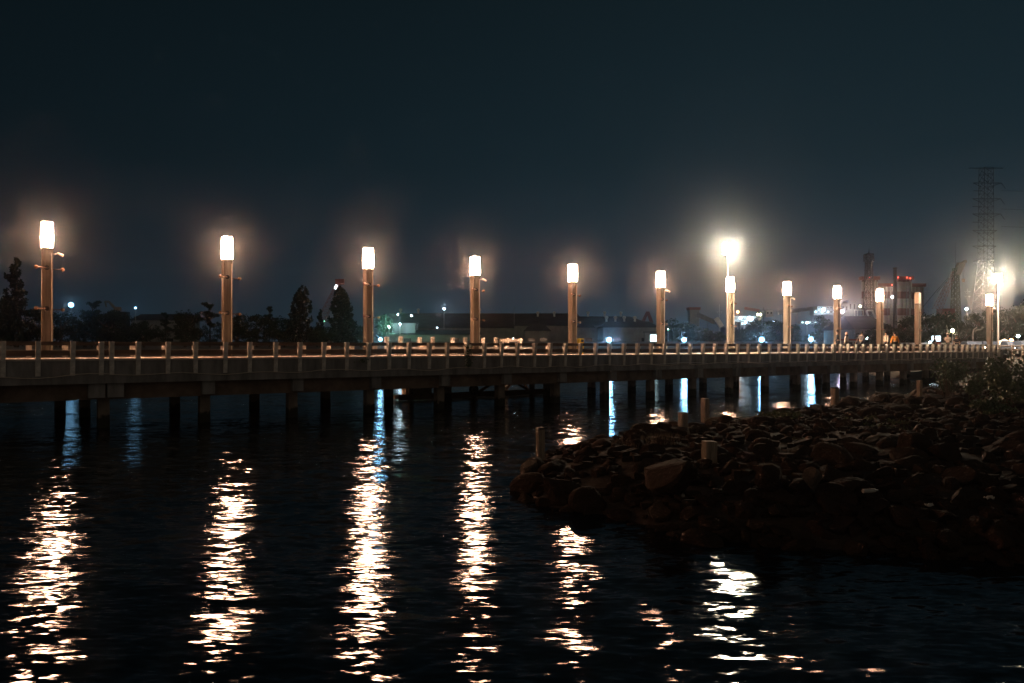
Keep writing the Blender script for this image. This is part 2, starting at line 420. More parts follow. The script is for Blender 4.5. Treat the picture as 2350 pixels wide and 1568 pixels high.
for i in range(12):
    r = lampA if i == 0 else copy_tree(lampA)
    s = 7.70*i if i < 11 else 0
    px = (107,520,844,1089,1313,1515,1675,1805,1920,2018,2105,2271)[i]
    if i < 11:
        r.location = B(s_of(px+1, 6.8), 6.8, DZ+.003)
    else:
        Y = 83.3; r.location = (WX(px, Y), Y, DZ+.003)
    r.rotation_euler = (0,0,th)
    tag(r, (ords[i] + ', square column with glowing white shade') if i != 10 else 'only unlit lamp column, its plain cream shade dark, right of the tenth lamp', 'lamp', 'lamp columns along the footbridge')
    if i in bracket:
        rr = MB().tube((.20,-.16,4.66),(.40,-.30,4.66),.02,n=6).build('spotlight', M['whitefit'], r)
        MB().tube((.38,-.28,4.70),(.60,-.36,4.58),.05,.065,n=8).build('housing', M['whitefit'], rr)
index_kids()
# the unlit one gets its own shade and collar
for r in list(bpy.data.objects):
    if r.get('label','').startswith('only unlit'):
        for ch in kids[r]:
            if ch.name.startswith('lamp_shade'):
                ch.data = ch.data.copy(); ch.data.materials[0] = M['cream']
# lamps of the same row beyond the left frame edge (they light the posts and rocks)
for k in range(1, 6):
    r = copy_tree(lampA); r.location = B(-7.75*k, 6.8, DZ+.003); r.rotation_euler = (0,0,th)
    tag(r, 'lit lamp column standing on the footbridge beyond the left edge of the photo', 'lamp', 'lamp columns beyond the frame')
index_kids()

# tall floodlight masts
FLOOD_W = 5200
def WXN(px): return -(px-CX)/F
def floodmast(px, pytop, Y, label, n=4, pole=.09):
    x = WX(px, Y); top = WZ(pytop, Y)
    r = empty('floodlight_mast', (x, Y, DZ+.003), 0, label, 'floodlight', 'tall floodlight masts')
    H = top - DZ
    MB().tube((0,0,0),(0,0,H-.2), pole, pole*.7, 12).build('pole', M['steel'], r, smooth=False)
    MB().tube((0,0,0),(0,0,.03), .2, .2, 12).build('base_plate', M['steel'], r)
    MB().box(-.42,.42,-.04,.04,H-.28,H-.20).build('crossbar', M['steel'], r)
    for k in range(n):
        xx = (k%2 - .5)*.40; H = top - DZ + (k//2)*.42
        hd = MB().box(xx-.19,xx+.19,-.06,.14,H-.18,H+.20).build('lamp_head', M['steel'], r)
        MB().box(xx-.18,xx+.18,-.075,-.062,H-.17,H+.19).build('lens', M['flood'], hd)
    dv = Vector((-x, -Y, 0)).normalized()*.62
    bulb('bulb', 'POINT', (dv.x,dv.y,top-DZ+.15), .30, (1,.84,.60), FLOOD_W*2.3*(1 if px < 2000 else 1.5), r)
    return r
P = B(s_of(1670.6, 6.1), 6.1, 0)
floodmast(1670.6, 577, P.y, 'tall steel mast with dazzling yellow-white floodlights in front of the seventh lamp', 4)
floodmast(2291, 642, 86.0, 'tall steel mast with dazzling floodlights near the right edge', 4)

# ------------------------------------------------------------------ lookout jetty on the far side
jet = empty('lookout_platform', (OX, OY, 0), th, 'timber lookout platform with square pale posts behind the footbridge', 'platform')
MB().box(18.4,28.8,7.61,11.4,DZ-.16,DZ+.01).build('deck', M['deck'], jet)
jp = MB()
jp.frustum(DZ+.014,.20,DZ+.92,.20).frustum(DZ+.924,.16,DZ+.96,.16).frustum(DZ+.964,.21,DZ+1.06,.21).frustum(DZ+1.064,.21,DZ+1.09,.15)
k = 0
for pxx, ww in ((887,8.0),(918.7,8.0),(962.8,9.0),(992.7,8.0),(1038.7,9.4),(1067.7,8.0),(1108.4,9.8),(1137.4,8.0),(1164,9.8),(1193,9.8)):
    pp = jp.build('post', M['post'], jet, bevel=.01) if k == 0 else pp.copy()
    if k: col.objects.link(pp); pp.parent = jet
    pp.location = (s_of(pxx, ww), ww, 0); k += 1
for ww in (8.0, 9.6):
    MB().box(18.6,28.6,ww-.05,ww+.05,DZ+.36,DZ+.46).build('rail_board', M['white'], jet)
for ss in (19, 23.5, 28.2):
    for ww in (7.9, 11.0):
        MB().box(ss-.13,ss+.13,ww-.13,ww+.13,-.5,DZ-.164).build('pile', M['pile'], jet)
MB().tube((28.1,8.1,.25),(28.1,10.9,2.3),.09,n=6).build('brace', M['beam'], jet)
MB().tube((28.25,10.9,.25),(28.25,8.1,2.3),.09,n=6).build('brace', M['beam'], jet)
MB().tube((23.7,7.9,.2),(28.0,7.9,2.3),.09,n=6).build('brace', M['beam'], jet)
MB().tube((23.7,7.75,2.3),(28.0,7.75,.2),.09,n=6).build('brace', M['beam'], jet)
# bench with raised plank at its end
bn = empty('plank_bench', B(27.3, 8.8, DZ+.014), th, 'pale plank bench with raised back board at the end of the lookout platform', 'bench')
MB().box(-.9,.9,-.2,.2,.40,.46).build('seat', M['white'], bn)
MB().box(-.95,.95,.21,.26,.82,1.0).build('backrest', M['post'], bn)
for x in (-.75,.75):
    MB().box(x-.05,x+.05,-.17,.17,0,.396).build('leg', M['white'], bn)
    MB().box(x-.05,x+.05,.15,.206,.462,.98).build('upright', M['post'], bn)
# notice board boxes on the platform
for k,(pxx, hgt, lab) in enumerate(((975,.62,'small pale notice board on the lookout platform, left of the two'),(1040,.55,'small brown notice board on the lookout platform, right of the two'))):
    nb = empty('notice_board', B(s_of(pxx,8.6), 8.6, DZ+.014), th, lab, 'notice board')
    MB().box(-.38,.38,-.03,.03,.30,hgt+.1).build('panel', M['cream'] if k==0 else M['timber'], nb)
    for x in (-.3,.3): MB().box(x-.03,x+.03,.034,.09,0,hgt+.06).build('leg', M['post'], nb)
# yellow litter bin
bx = empty('litter_bin', B(s_of(1329,6.75), 6.75, DZ+.004), th, 'yellow hooded litter bin at the foot of the fifth lamp', 'litter bin')
MB().box(-.24,.24,-.22,.22,0,.74).build('body', M['yellow'], bx, bevel=.015)
mb = MB(); mb.add([(-.25,-.23,.744),(.25,-.23,.744),(.25,.23,.744),(-.25,.23,.744),(-.10,-.23,1.03),(.25,-.23,1.06),(.25,.23,1.06),(-.10,.23,1.03)],
       [(0,3,2,1),(4,5,6,7),(0,1,5,4),(1,2,6,5),(2,3,7,6),(3,0,4,7)]); hd = mb.build('hood', M['yellow'], bx, bevel=.015)
MB().box(-.02,.20,-.236,-.231,.80,.98).build('opening', M['iron'], hd)
# pontoon at water level behind the piles
pn = empty('pontoon', B(24, 7.2, 0), th, 'low dark timber pontoon floating just behind the footbridge piles', 'pontoon')
MB().box(-6,5.2,.4,1.5,.05,.28).build('deck', M['beam'], pn)
MB().box(-6,5.2,.30,.398,.02,.36).build('side_beam', M['beam'], pn)
for k,(ss,lab) in enumerate(((23.2,'black tyre hung on the pontoon near its middle'),(25.2,'black tyre hung on the pontoon toward its right end'))):
    t = MB(); nS=14; nT=7
    vs=[];fs=[]
    for i in range(nS):
        a=2*math.pi*i/nS
        for j in range(nT):
            b=2*math.pi*j/nT
            rr_=.26+.09*math.cos(b); vs.append((rr_*math.cos(a),.09*math.sin(b),rr_*math.sin(a)))
    for i in range(nS):
        for j in range(nT): fs.append((i*nT+j,((i+1)%nS)*nT+j,((i+1)%nS)*nT+(j+1)%nT,i*nT+(j+1)%nT))
    t.add(vs,fs); o=t.build('tyre', M['tyre'], smooth=True); o.location=B(ss,7.38,.50); o.rotation_euler=(0,0,th)
    tag(o, lab, 'tyre', 'tyre fenders on the pontoon')
cr = empty('crate', B(19.6,8.2,.285), th, 'pale wooden crate lying on the left end of the pontoon', 'crate')
MB().box(-.9,.9,-.25,.25,.0,.36).build('body', M['timber'], cr, bevel=.01)
MB().box(-.93,.93,-.28,.28,.364,.40).build('lid', M['timber'], cr)

# creeper hanging over the edge
def leaves(mb, c, rx, ry, rz, n, size, rnd, surf=.55, up=.2):
    for _ in range(n):
        while True:
            d = Vector((rnd.gauss(0,1), rnd.gauss(0,1), rnd.gauss(0,1)))
            if d.length > .01: break
        d.normalize(); r = surf + (1-surf)*rnd.random(); r *= rnd.uniform(.82,1.08)
        p = Vector((c[0]+d.x*rx*r, c[1]+d.y*ry*r, c[2]+d.z*rz*r))
        leaf(mb, p, size*rnd.uniform(.6,1.35), rnd)
def leaf(mb, p, s, rnd, asp=.5):
    a = Vector((rnd.gauss(0,1), rnd.gauss(0,1), rnd.gauss(0,.8))).normalized()
    b = a.orthogonal().normalized(); b = (b*math.cos(rnd.random()*6.28) + a.cross(b)*math.sin(rnd.random()*6.28))
    n = len(mb.v)
    mb.v += [tuple(p - a*s*.5), tuple(p + b*s*asp*.5), tuple(p + a*s*.5), tuple(p - b*s*asp*.5)]
    mb.f.append((n, n+1, n+2, n+3))
rnd = random.Random(7)
mb = MB()
for k in range(230):
    z = 3.3 - 1.15*rnd.random()**.8; wdt = .16*(1 - abs(z-2.7)*.6)
    leaf(mb, Vector((rnd.gauss(0, wdt), -.24 - rnd.random()*.1, z)), .10, rnd, .7)
cr = empty('creeper_plant', B(s_of(1069), 0, 0), th, 'leafy creeper hanging over the footbridge edge below the fourth lamp', 'plant')
mb.build('leaves', M['bush'], cr)
MB().path([(0,-.23,3.25),(.03,-.24,2.9),(-.04,-.22,2.5),(0,-.2,2.12)], .012, 5).build('stem', M['bark'], cr)
mb = MB()
for k in range(60): leaf(mb, Vector((rnd.gauss(0,.13), -.2 - rnd.random()*.06, 2.55 + rnd.gauss(0,.07))), .09, rnd, .7)
tf = mb.build('weed_tuft', M['bush']); tf.location = B(s_of(829), 0, 0); tf.rotation_euler = (0,0,th)
tag(tf, 'small weed tuft growing on the footbridge fascia left of the third lamp', 'plant')
exec_people = True

# ------------------------------------------------------------------ people (skin-modifier bodies)
def skinmesh(name, verts, edges, radii, m, parent, sub=1, root=0):
    me = bpy.data.meshes.new(name); me.from_pydata(verts, edges, []); me.update()
    me.materials.append(m)
    o = bpy.data.objects.new(name, me); col.objects.link(o); o.parent = parent
    sk = o.modifiers.new('skin', 'SKIN')
    lay = me.skin_vertices[0].data if me.skin_vertices else None
    if lay is None:
        import bmesh
        bm = bmesh.new(); bm.from_mesh(me); bm.verts.layers.skin.verify(); bm.to_mesh(me); bm.free(); lay = me.skin_vertices[0].data
    for i, r in enumerate(radii):
        lay[i].radius = (r, r) if not isinstance(r, tuple) else r
        lay[i].use_root = (i == root)
    sb = o.modifiers.new('sub', 'SUBSURF'); sb.levels = sub; sb.render_levels = sub
    return o
def person(px, w, face, label, shirt, trousers, hair='short', H=1.66, lean=0, arms=((.12,.05),(.12,.05)), stride=.08,
           sit=False, pack=False, hoodm=None, loc=None, hat=None, phone=False, headturn=0, skirt=False, hold=None, bow=0):
    """face: heading in degrees in bridge frame (0 = along the bridge to the right). local +y is forward."""
    base = loc if loc is not None else B(s_of(px, w), w, DZ+.004)
    rt = empty('person', base, th + R(face) - R(90), label, 'person', None)
    k = H/1.7; L = R(lean)
    hipz = .50 if sit else .90
    def T(x, y, z):   # torso lean about the hips
        dz = z - hipz0; return ((x)*k, (y + dz*math.sin(L))*k, (hipz + dz*math.cos(L))*k)
    hipz0 = .90
    V = [T(0,0,.92), T(0,0,1.08), T(0,.0,1.26), T(0,0,1.40), T(0,.01,1.48)]
    Rr = [(.15,.105),(.135,.10),(.155,.105),(.13,.085),(.055,.055)]
    hx = math.sin(R(bow))*.16; hz = math.cos(R(bow))*.16
    nk = Vector(V[4]); 
    V += [tuple(nk + Vector((0,(.02+hx*.45)*k,(.02+hz*.45)*k))), tuple(nk + Vector((0,(.02+hx)*k,(.01+hz)*k))), tuple(nk + Vector((0,(.015+hx*1.35)*k,(.01+hz*1.35)*k)))]
    Rr += [(.068,.078),(.082,.098),(.055,.065)]
    E = [(0,1),(1,2),(2,3),(3,4),(4,5),(5,6),(6,7)]
    J = {}
    for sd in (-1,1):
        a0 = len(V); ax, ay = arms[0 if sd<0 else 1][:2]; fb = arms[0 if sd<0 else 1][2:] or (None,)
        sh = T(sd*.185,0,1.39); V.append(sh)
        el = Vector(sh) + Vector((sd*ax*.6*k, (ay*.6-.02)*k, -.28*k)); V.append(tuple(el))
        if fb[0] is not None: wr = el + Vector(fb[0])*k
        else: wr = el + Vector((sd*ax*.3*k, ay*k, -.25*k))
        V.append(tuple(wr)); dirh = (wr - el).normalized(); hn = wr + dirh*.08*k; V.append(tuple(hn))
        Rr += [(.062,.06),(.045,.045),(.030,.030),(.040,.022)]
        E += [(3,a0),(a0,a0+1),(a0+1,a0+2),(a0+2,a0+3)]; J[sd] = (a0,)
        # fingers and thumb
        sidev = dirh.orthogonal().normalized()
        for f_, (off, ln) in enumerate(((-.024,.062),(-.008,.075),(.008,.070),(.024,.055))):
            i0 = len(V); V.append(tuple(hn + sidev*off*k + dirh*.03*k)); V.append(tuple(hn + sidev*off*1.2*k + dirh*(.03+ln)*k + Vector((0,.012,0))))
            Rr += [.010, .008]; E += [(a0+3,i0),(i0,i0+1)]
        i0 = len(V); V.append(tuple(hn + sidev*-.05*k + dirh*.01*k)); Rr += [.011]; E += [(a0+3,i0)]
    for sd in (-1,1):
        a0 = len(V); f = sd*stride
        if sit:
            hp = (sd*.09*k,.02*k,.50*k); kn = (sd*.12*k,.42*k,.50*k); an = (sd*.12*k,.42*k,.09*k)
        else:
            hp = (sd*.09*k,0,.86*k); kn = (sd*.10*k,(f*.6+.02)*k,.48*k); an = (sd*.10*k,f*k,.09*k)
        V += [hp, kn, an, (an[0], an[1]+.13*k, .04*k)]
        Rr += [(.088,.095),(.058,.062),(.040,.045),(.042,.030)]
        E += [(0,a0),(a0,a0+1),(a0+1,a0+2),(a0+2,a0+3)]; J[sd*2] = (a0,)
    body = skinmesh('body', V, E, Rr, M['skin'], rt, 1)
    # clothing
    def grow(r, g): return tuple(x+g for x in r) if isinstance(r, tuple) else r+g
    idx = [0,1,2,3]; vs = [V[i] for i in idx]; rs = [grow(Rr[i], .016) for i in idx]; es = [(0,1),(1,2),(2,3)]
    for sd in (-1,1):
        a = J[sd][0]; n = len(vs)
        vs += [V[a], V[a+1]] ; rs += [grow(Rr[a],.018), grow(Rr[a+1],.022)]; es += [(3,n),(n,n+1)]
        if shirt.get('long'):
            vs.append(V[a+2]); rs.append(grow(Rr[a+2],.02)); es.append((n+1,n+2))
    skinmesh('shirt', vs, es, rs, shirt['m'], rt, 1)
    vs = [(V[0][0],V[0][1],V[0][2]-.01)]; rs = [grow(Rr[0], .010)]; es = []
    for sd in (-1,1):
        a = J[sd*2][0]; n = len(vs); g = .07 if skirt else .016
        vs += [V[a], V[a+1], V[a+2]]; rs += [grow(Rr[a],.014), grow(Rr[a+1],g), grow(Rr[a+2],g)]; es += [(0,n),(n,n+1),(n+1,n+2)]
    skinmesh('trousers', vs, es, rs, trousers, rt, 1)
    for sd in (-1,1):
        a = J[sd*2][0]; an = V[a+2]; MB().box(an[0]-.045,an[0]+.045,an[1]-.06,an[1]+.19,.0,.075).build('shoe', M['iron'], rt, bevel=.02)
    hc = Vector(V[6])
    # face
    fy = .093*k
    for sd in (-1,1): MB().sphere(hc+Vector((sd*.03*k,fy,-.005)), .011, 6, 4).build('eye', M['hair'], rt)
    MB().add([hc+Vector((-.014,fy-.01,-.035)),hc+Vector((.014,fy-.01,-.035)),hc+Vector((0,fy-.01,.01)),hc+Vector((0,fy+.028,-.03))],[(0,1,3),(1,2,3),(2,0,3),(0,2,1)]).build('nose', M['skin'], rt)
    for sd in (-1,1): MB().sphere(hc+Vector((sd*.088*k,-.005,-.01)), .024, 6, 4).build('ear', M['skin'], rt)
    if hair == 'hijab':
        mb = MB().sphere(hc+Vector((0,-.025,.005)), .128*k, 12, 8, 1.12)
        mb.build('headscarf', hoodm, rt, smooth=True)
        MB().sphere(Vector(V[4])+Vector((0,0,.0)), .135*k, 12, 6, .55).build('scarf_drape', M['hair'], rt, smooth=True)
    else:
        mb = MB().sphere(hc+Vector((0,-.022,.042)), .112*k, 12, 7, .98)
        if hair == 'long': mb.sphere(hc+Vector((0,-.06,-.05)), .10*k, 10, 6, 1.5)
        hh = mb.build('hair', M['hair'], rt, smooth=True)
    if hat: MB().tube(hc+Vector((0,0,.10)), hc+Vector((0,0,.17)), .11, .09, 12).tube(hc+Vector((0,.03,.095)), hc+Vector((0,.03,.105)), .16, .16, 12).build('cap', hat, rt)
    if pack:
        p = Vector(T(0,-.20,1.22))
        MB().box(-.15,.15,-.09,.09,-.23,.22).build('backpack', M['iron'], rt, bevel=.05).location = p
        for sd in (-1,1): MB().path([T(sd*.12,-.13,1.40),T(sd*.13,.03,1.47),T(sd*.13,.13,1.36),T(sd*.14,.10,1.12),T(sd*.13,-.10,1.05)], .022, 6).build('strap', M['iron'], rt)
    if phone:
        a = J[1][0]; h = Vector(V[a+3])
        ph = MB().box(-.04,.04,-.006,.006,-.075,.075).build('mobile_phone', M['phone']); 
        ph.location = rt.matrix_basis @ (h + Vector((0,.07,.02))); ph.rotation_euler = (R(-20),0,rt.rotation_euler.z)
        tag(ph, 'glowing phone held by the man in the grey t-shirt', 'phone')
    return rt
def cloth(n, c): return mat(n, c, .9, .15, 6)
beige = cloth('beige_cloth', (.62,.50,.38)); navy = cloth('navy_cloth', (.02,.024,.032)); dark = cloth('dark_trouser_cloth', (.018,.017,.018))
pink = cloth('pink_cloth', (.62,.36,.27)); cream_c = cloth('cream_cloth', (.68,.60,.50)); greyc = cloth('grey_cloth', (.13,.11,.11)); orng = cloth('orange_cloth', (.55,.22,.04)); black = cloth('black_cloth', (.02,.018,.018)); grn = cloth('olive_cloth', (.10,.10,.08))
person(1923, .75, 120, 'person in a dark navy top seen from behind, leftmost at the rail', {'m':navy,'long':True}, dark, H=1.72, arms=((.16,.10),(.16,.12)), stride=.02, lean=3)
person(1943, .75, 95, 'person in a pink headscarf and cream blouse at the rail', {'m':cream_c,'long':True}, grn, 'hijab', H=1.58, hoodm=pink, arms=((.14,.04),(.14,.06)), stride=.02, skirt=True)
person(1975.6, .85, 0, 'man in a grey t-shirt walking right and looking down at his phone', {'m':greyc}, dark, H=1.68, lean=10, arms=((.10,-.22),(.08,.10,(.0,.24,.05))), stride=.20, phone=True, bow=25)
person(2034, .85, 165, 'person in a beige shirt with a black backpack walking left', {'m':beige,'long':True}, dark, H=1.68, pack=True, arms=((.10,.10),(.10,-.05)), stride=.14, lean=4)
person(2054.6, .85, 60, 'person in an orange jacket leaning beside the one with the backpack', {'m':orng,'long':True}, dark, H=1.66, arms=((.16,.05),(.20,.02)), stride=.10, lean=6)
person(2145, 6.6, 90, 'person in dark clothes standing in front of the white lit sign', {'m':black,'long':True}, black, 'long', H=1.55, stride=.02)
person(2175, .85, 215, 'person in a beige top and cap with crossed arms facing the water', {'m':beige,'long':True}, grn, H=1.62, hat=beige, arms=((.05,.06,(-.0,.20,.10)),(.05,.06,(-.10,.20,.10))), stride=.02)
person(2196, .70, 200, 'dark-haired person in black bending over, rightmost of the people', {'m':black}, dark, 'long', H=1.52, lean=14, bow=35, arms=((.10,.12),(.10,.12)), stride=.02)

# ------------------------------------------------------------------ rocky spit
poly = [(.1,18.9),(.48,15.6),(1.85,14.6),(2.63,13.5),(3.06,12.8),(4.4,12.4),(5.6,12.0),(6.9,11.7),(7.7,11.2),(12,9.4),(20,8),(70,6),(300,6),
        (300,229),(110,229),(60,130),(41,90),(38.5,72),(34,60),(26,48),(19,41),(13.6,35.2),(10.8,32.4),(8.4,30.2),(6.1,27.8),(4.6,26.3),(3.0,24.6),(1.6,23.4),(.7,21.8)]
def sdist(x, y):
    ins = False; dm = 1e9; n = len(poly); j = n-1
    for i in range(n):
        xi, yi = poly[i]; xj, yj = poly[j]
        if (yi > y) != (yj > y) and x < (xj-xi)*(y-yi)/(yj-yi)+xi: ins = not ins
        ex, ey = xj-xi, yj-yi; t = max(0, min(1, ((x-xi)*ex+(y-yi)*ey)/(ex*ex+ey*ey)))
        d = math.hypot(x-xi-t*ex, y-yi-t*ey); dm = min(dm, d); j = i
    return dm if ins else -dm
def gh(x, y):
    d = sdist(x, y)
    if d < 0: return max(-1.2, d*.45) - .05
    h = .95*(1 - math.exp(-d/2.2))
    far = max(0, min(1, (d-4)/14)); h += 1.15*far*far*(3-2*far)*min(1,max(0,(y-16)/20) + .0)
    h += .07*math.sin(x*1.7+y*.9)*math.sin(y*1.3-x*.6)*min(1,d)
    return h
mb = MB()
xs = []; v = -1.5
while v < 80: xs.append(v); v += .30 if v < 14 else (.6 if v < 40 else 3)
xs += [120, 200, 300]
ys = []; v = 5.0
while v < 90: ys.append(v); v += .30 if v < 32 else (.7 if v < 75 else 3)
ys += [120, 170, 231.5]
nx, ny = len(xs), len(ys)
vs = [(x, y, gh(x, y)) for y in ys for x in xs]
fs = [(j*nx+i, j*nx+i+1, (j+1)*nx+i+1, (j+1)*nx+i) for j in range(ny-1) for i in range(nx-1)
      if max(vs[a][2] for a in (j*nx+i, j*nx+i+1, (j+1)*nx+i+1, (j+1)*nx+i)) > -1.0]
mb.add(vs, fs); o = mb.build('shore_ground', M['soil'], smooth=True); tag(o, kind='structure')

def rockmesh(seed, m, flat=.62):
    import bmesh
    rr = random.Random(seed)
    bm = bmesh.new(); bmesh.ops.create_icosphere(bm, subdivisions=3, radius=1)
    planes = []
    for _ in range(rr.randint(9, 14)):
        n = Vector((rr.gauss(0,1), rr.gauss(0,1), rr.gauss(0,1))).normalized(); planes.append((n, rr.uniform(.44,.80)))
    ph = [Vector((rr.uniform(-9,9), rr.uniform(-9,9), rr.uniform(-9,9))) for _ in range(3)]
    from mathutils import noise
    for v in bm.verts:
        c = v.co.copy()
        for n, d in planes:
            t = c.dot(n)
            if t > d: c -= n*(t-d)
        c += c.normalized()*(.05*noise.noise(c*2.2+ph[0]) + .03*noise.noise(c*6+ph[1]))
        v.co = Vector((c.x*rr_x, c.y*rr_y, c.z*flat))
    me = bpy.data.meshes.new('boulder'); bm.to_mesh(me); bm.free(); me.materials.append(m)
    for p in me.polygons: p.use_smooth = False
    return me
rocks = []
for k in range(10):
    q = random.Random(100+k); rr_x = q.uniform(1.0,1.35); rr_y = q.uniform(.85,1.15)
    rocks.append(rockmesh(k, M[('rock','rock2')[k % 2]], q.uniform(.55,.85)))
rr_x = rr_y = .8
palem = rockmesh(55, M['palerock'], 1.25)
rnd = random.Random(11); placed = []
def inview(x, y):
    px = CX + x/y*F
    return -20 < px < 2400
cands = []
for _ in range(16000):
    # sample in view along image-ish density (depth weighted)
    y = 11 + 34*rnd.random()**1.5; x = rnd.uniform(-.2, y*.68)
    d = sdist(x, y)
    if d < -.15: continue
    sz = rnd.choice((.14,.17,.20,.24,.30,.40)) * (1 if d < 6 else .85)
    if y > 30: sz *= 1.3
    if any((x-a)**2 + (y-b)**2 < ((sz+c)*.62)**2 for a, b, c in placed): continue
    placed.append((x, y, sz))
    if len(placed) >= 1100: break
placed.sort(key=lambda t: -t[2]/t[1])
stuffmb = MB()
for k, (x, y, sz) in enumerate(placed):
    me = rocks[k % 10]; z = gh(x, y)
    q = random.Random(k*3+1)
    rot = (q.uniform(-.4,.4), q.uniform(-.4,.4), q.uniform(0,6.28))
    sc = sz*q.uniform(.9,1.15)
    if k < 290:
        o = bpy.data.objects.new('boulder', me); col.objects.link(o)
        o.location = (x, y, z + sc*.08); o.rotation_euler = rot; o.scale = (sc, sc, sc*q.uniform(.8,1.1))
        tag(o, 'rough brown boulder heaped with many others on the dark rocky spit', 'boulder', 'boulders of the rocky spit')
    else:
        mt = Matrix.Translation((x, y, z+sc*.07)) @ Matrix.Rotation(rot[2],4,'Z') @ Matrix.Rotation(rot[0],4,'X') @ Matrix.Scale(sc,4)
        stuffmb.add([mt @ v.co for v in me.vertices], [tuple(p.vertices) for p in me.polygons])
# small rubble everywhere
for _ in range(1300):
    y = 11 + 36*rnd.random()**1.6; x = rnd.uniform(-.2, y*.68); d = sdist(x, y)
    if d < -.05: continue
    sc = rnd.uniform(.05,.15); me = rocks[rnd.randrange(10)]
    mt = Matrix.Translation((x, y, gh(x,y)+sc*.3)) @ Matrix.Rotation(rnd.random()*6.28,4,'Z') @ Matrix.Scale(sc,4)
    # coarse stones: an 8-corner hull
    pts = [Vector((a*rnd.uniform(.5,1), b*rnd.uniform(.5,1), c*rnd.uniform(.4,.8))) for a in (-1,1) for b in (-1,1) for c in (-1,1)]
    stuffmb.add([mt @ p for p in pts], [(0,1,3,2),(4,6,7,5),(0,4,5,1),(2,3,7,6),(0,2,6,4),(1,5,7,3)])
o = stuffmb.build('rubble', M['rock']); tag(o, 'small stones and rubble filling the gaps between boulders', 'rubble', kind='stuff')
def special(px, py, Y, sx_, sz_, m, label, rot=(0,0,0)):
    o = bpy.data.objects.new('boulder', m); col.objects.link(o); o.location = W(px, py, Y); o.scale = (sx_, sx_, sz_); o.rotation_euler = rot
    tag(o, label, 'boulder')
def Yat(py, z): return (EYE-z)*F/(py-HZ)
special(1864, 1098, Yat(1118,.75), .24, .22, palem, 'upright pale angular stone, the lightest on the spit, below the leafy shrub', (.1,.1,.5))
special(1768, 1098, Yat(1118,.7), .36, .30, rocks[1], 'large pale brown slab leaning left of the upright pale stone', (.2,.3,1))
special(1545, 1085, Yat(1130,.45), .62, .55, rocks[3], 'biggest rounded boulder, behind and left of the widest timber post', (.1,.2,2))
special(1212, 1078, Yat(1100,.10), .26, .30, palem, 'pale stone block at the very tip of the spit', (.2,.8,1))

# timber posts
def tpost(px, y0, y1, wpx, z, label, rot=0, tilt=0, cap=False):
    Y = Yat(y1, z); wd = wpx/F*Y/1.18; h = (y1-y0)/F*Y*.96
    r = empty('timber_post', (WX(px,Y), Y, z), R(rot), label, 'post', 'timber posts on the spit'); r.rotation_euler = (0, R(tilt), R(rot))
    mb = MB(); q = random.Random(px); n = 7; prev = None
    vs=[]; fs=[]
    for i in range(n+1):
        zz = -.35 + (h+.35)*i/n
        for a,b in ((-1,-1),(0,-1.04),(1,-1),(1.03,0),(1,1),(0,1.02),(-1,1),(-1.03,0)):
            vs.append((a*wd/2*q.uniform(.93,1.04), b*wd/2*q.uniform(.93,1.04), zz))
    for i in range(n):
        for j in range(8): fs.append((i*8+j, i*8+(j+1)%8, (i+1)*8+(j+1)%8, (i+1)*8+j))
    fs.append(tuple(range(n*8, n*8+8)))
    mb.add(vs, fs); mb.build('shaft', M['timber'], r)
    if cap:
        MB().frustum(h+.003, wd*1.15, h+.05, wd*.8).build('cap', M['iron'], r)
tpost(1240, 983, 1050, 19, .40, 'slim timber post with dark cap at the tip of the spit', 20, 0, True)
tpost(1627, 1010, 1074, 31, .62, 'widest timber post with a notched left edge, nearest the camera', 12, 1)
tpost(1568, 944, 1000, 20, .72, 'cracked timber post on the crest between the slim tip post and the small one behind', 25, -1)
tpost(1618, 913, 948, 16, .75, 'short timber post behind the cracked one', 30)
tpost(1916, 890, 933, 15, .80, 'timber post topped by a dark cap in front of the ninth and tenth lamp reflections', 25, 0, True)
tpost(2110, 872, 896, 10, 1.25, 'small timber post near the bushes under the footbridge, farthest along the spit', 25)

# shrubs
def shrub(px, py, Y, rx, rz, n, size, label, seed, m=None, clumps=7):
    rr = random.Random(seed); c = W(px, py, Y)
    gz = gh(c.x, c.y)
    r = empty('shrub', (c.x, c.y, gz), 0, label, 'shrub')
    mb = MB(); cz = c.z - gz
    for k in range(clumps):
        a = rr.random()*6.28; q = rr.random()**.5
        cc = (math.cos(a)*rx*.65*q, math.sin(a)*rx*.6*q, cz + rr.uniform(-.55,.45)*rz)
        s = rr.uniform(.35,.6)
        leaves(mb, cc, rx*s, rx*s, rz*s, n//clumps, size, rr, .4)
    # twigs with leaves poking out at the top
    st = MB()
    for k in range(14):
        a = rr.random()*6.28; q = rr.random()*rx*.9; p0 = Vector((math.cos(a)*q*.4, math.sin(a)*q*.4, .0)); p1 = Vector((math.cos(a)*q, math.sin(a)*q, cz + rz*rr.uniform(.5,1.12)))
        st.tube(p0, p1, .02, .006, 5)
        for j in range(16):
            t = rr.uniform(.5,1); leaf(mb, p0.lerp(p1, t) + Vector((rr.gauss(0,.05),rr.gauss(0,.05),rr.gauss(0,.04))), size*1.3, rr, .4)
    mb.build('leaves', m or M['bush'], r); st.build('stem', M['bark'], r)
shrub(2185, 862, 34, 1.0, .85, 2600, .12, 'round leafy shrub under the footbridge, left of the bigger one at the right edge', 1)
shrub(2318, 880, 27, 1.05, 1.15, 3800, .12, 'biggest leafy shrub, dark mass at the right edge rising over the footbridge edge beam', 2, clumps=10)
shrub(2246, 876, 30, .75, .62, 1700, .12, 'middle leafy shrub filling the gap between the two larger shrubs', 21)
shrub(2275, 935, 24, .7, .35, 1200, .10, 'low spreading shrub at the foot of the biggest shrub', 12)
shrub(1850, 1045, 19.2, .75, .48, 2600, .085, 'dark green leafy shrub above the upright pale stone', 3)
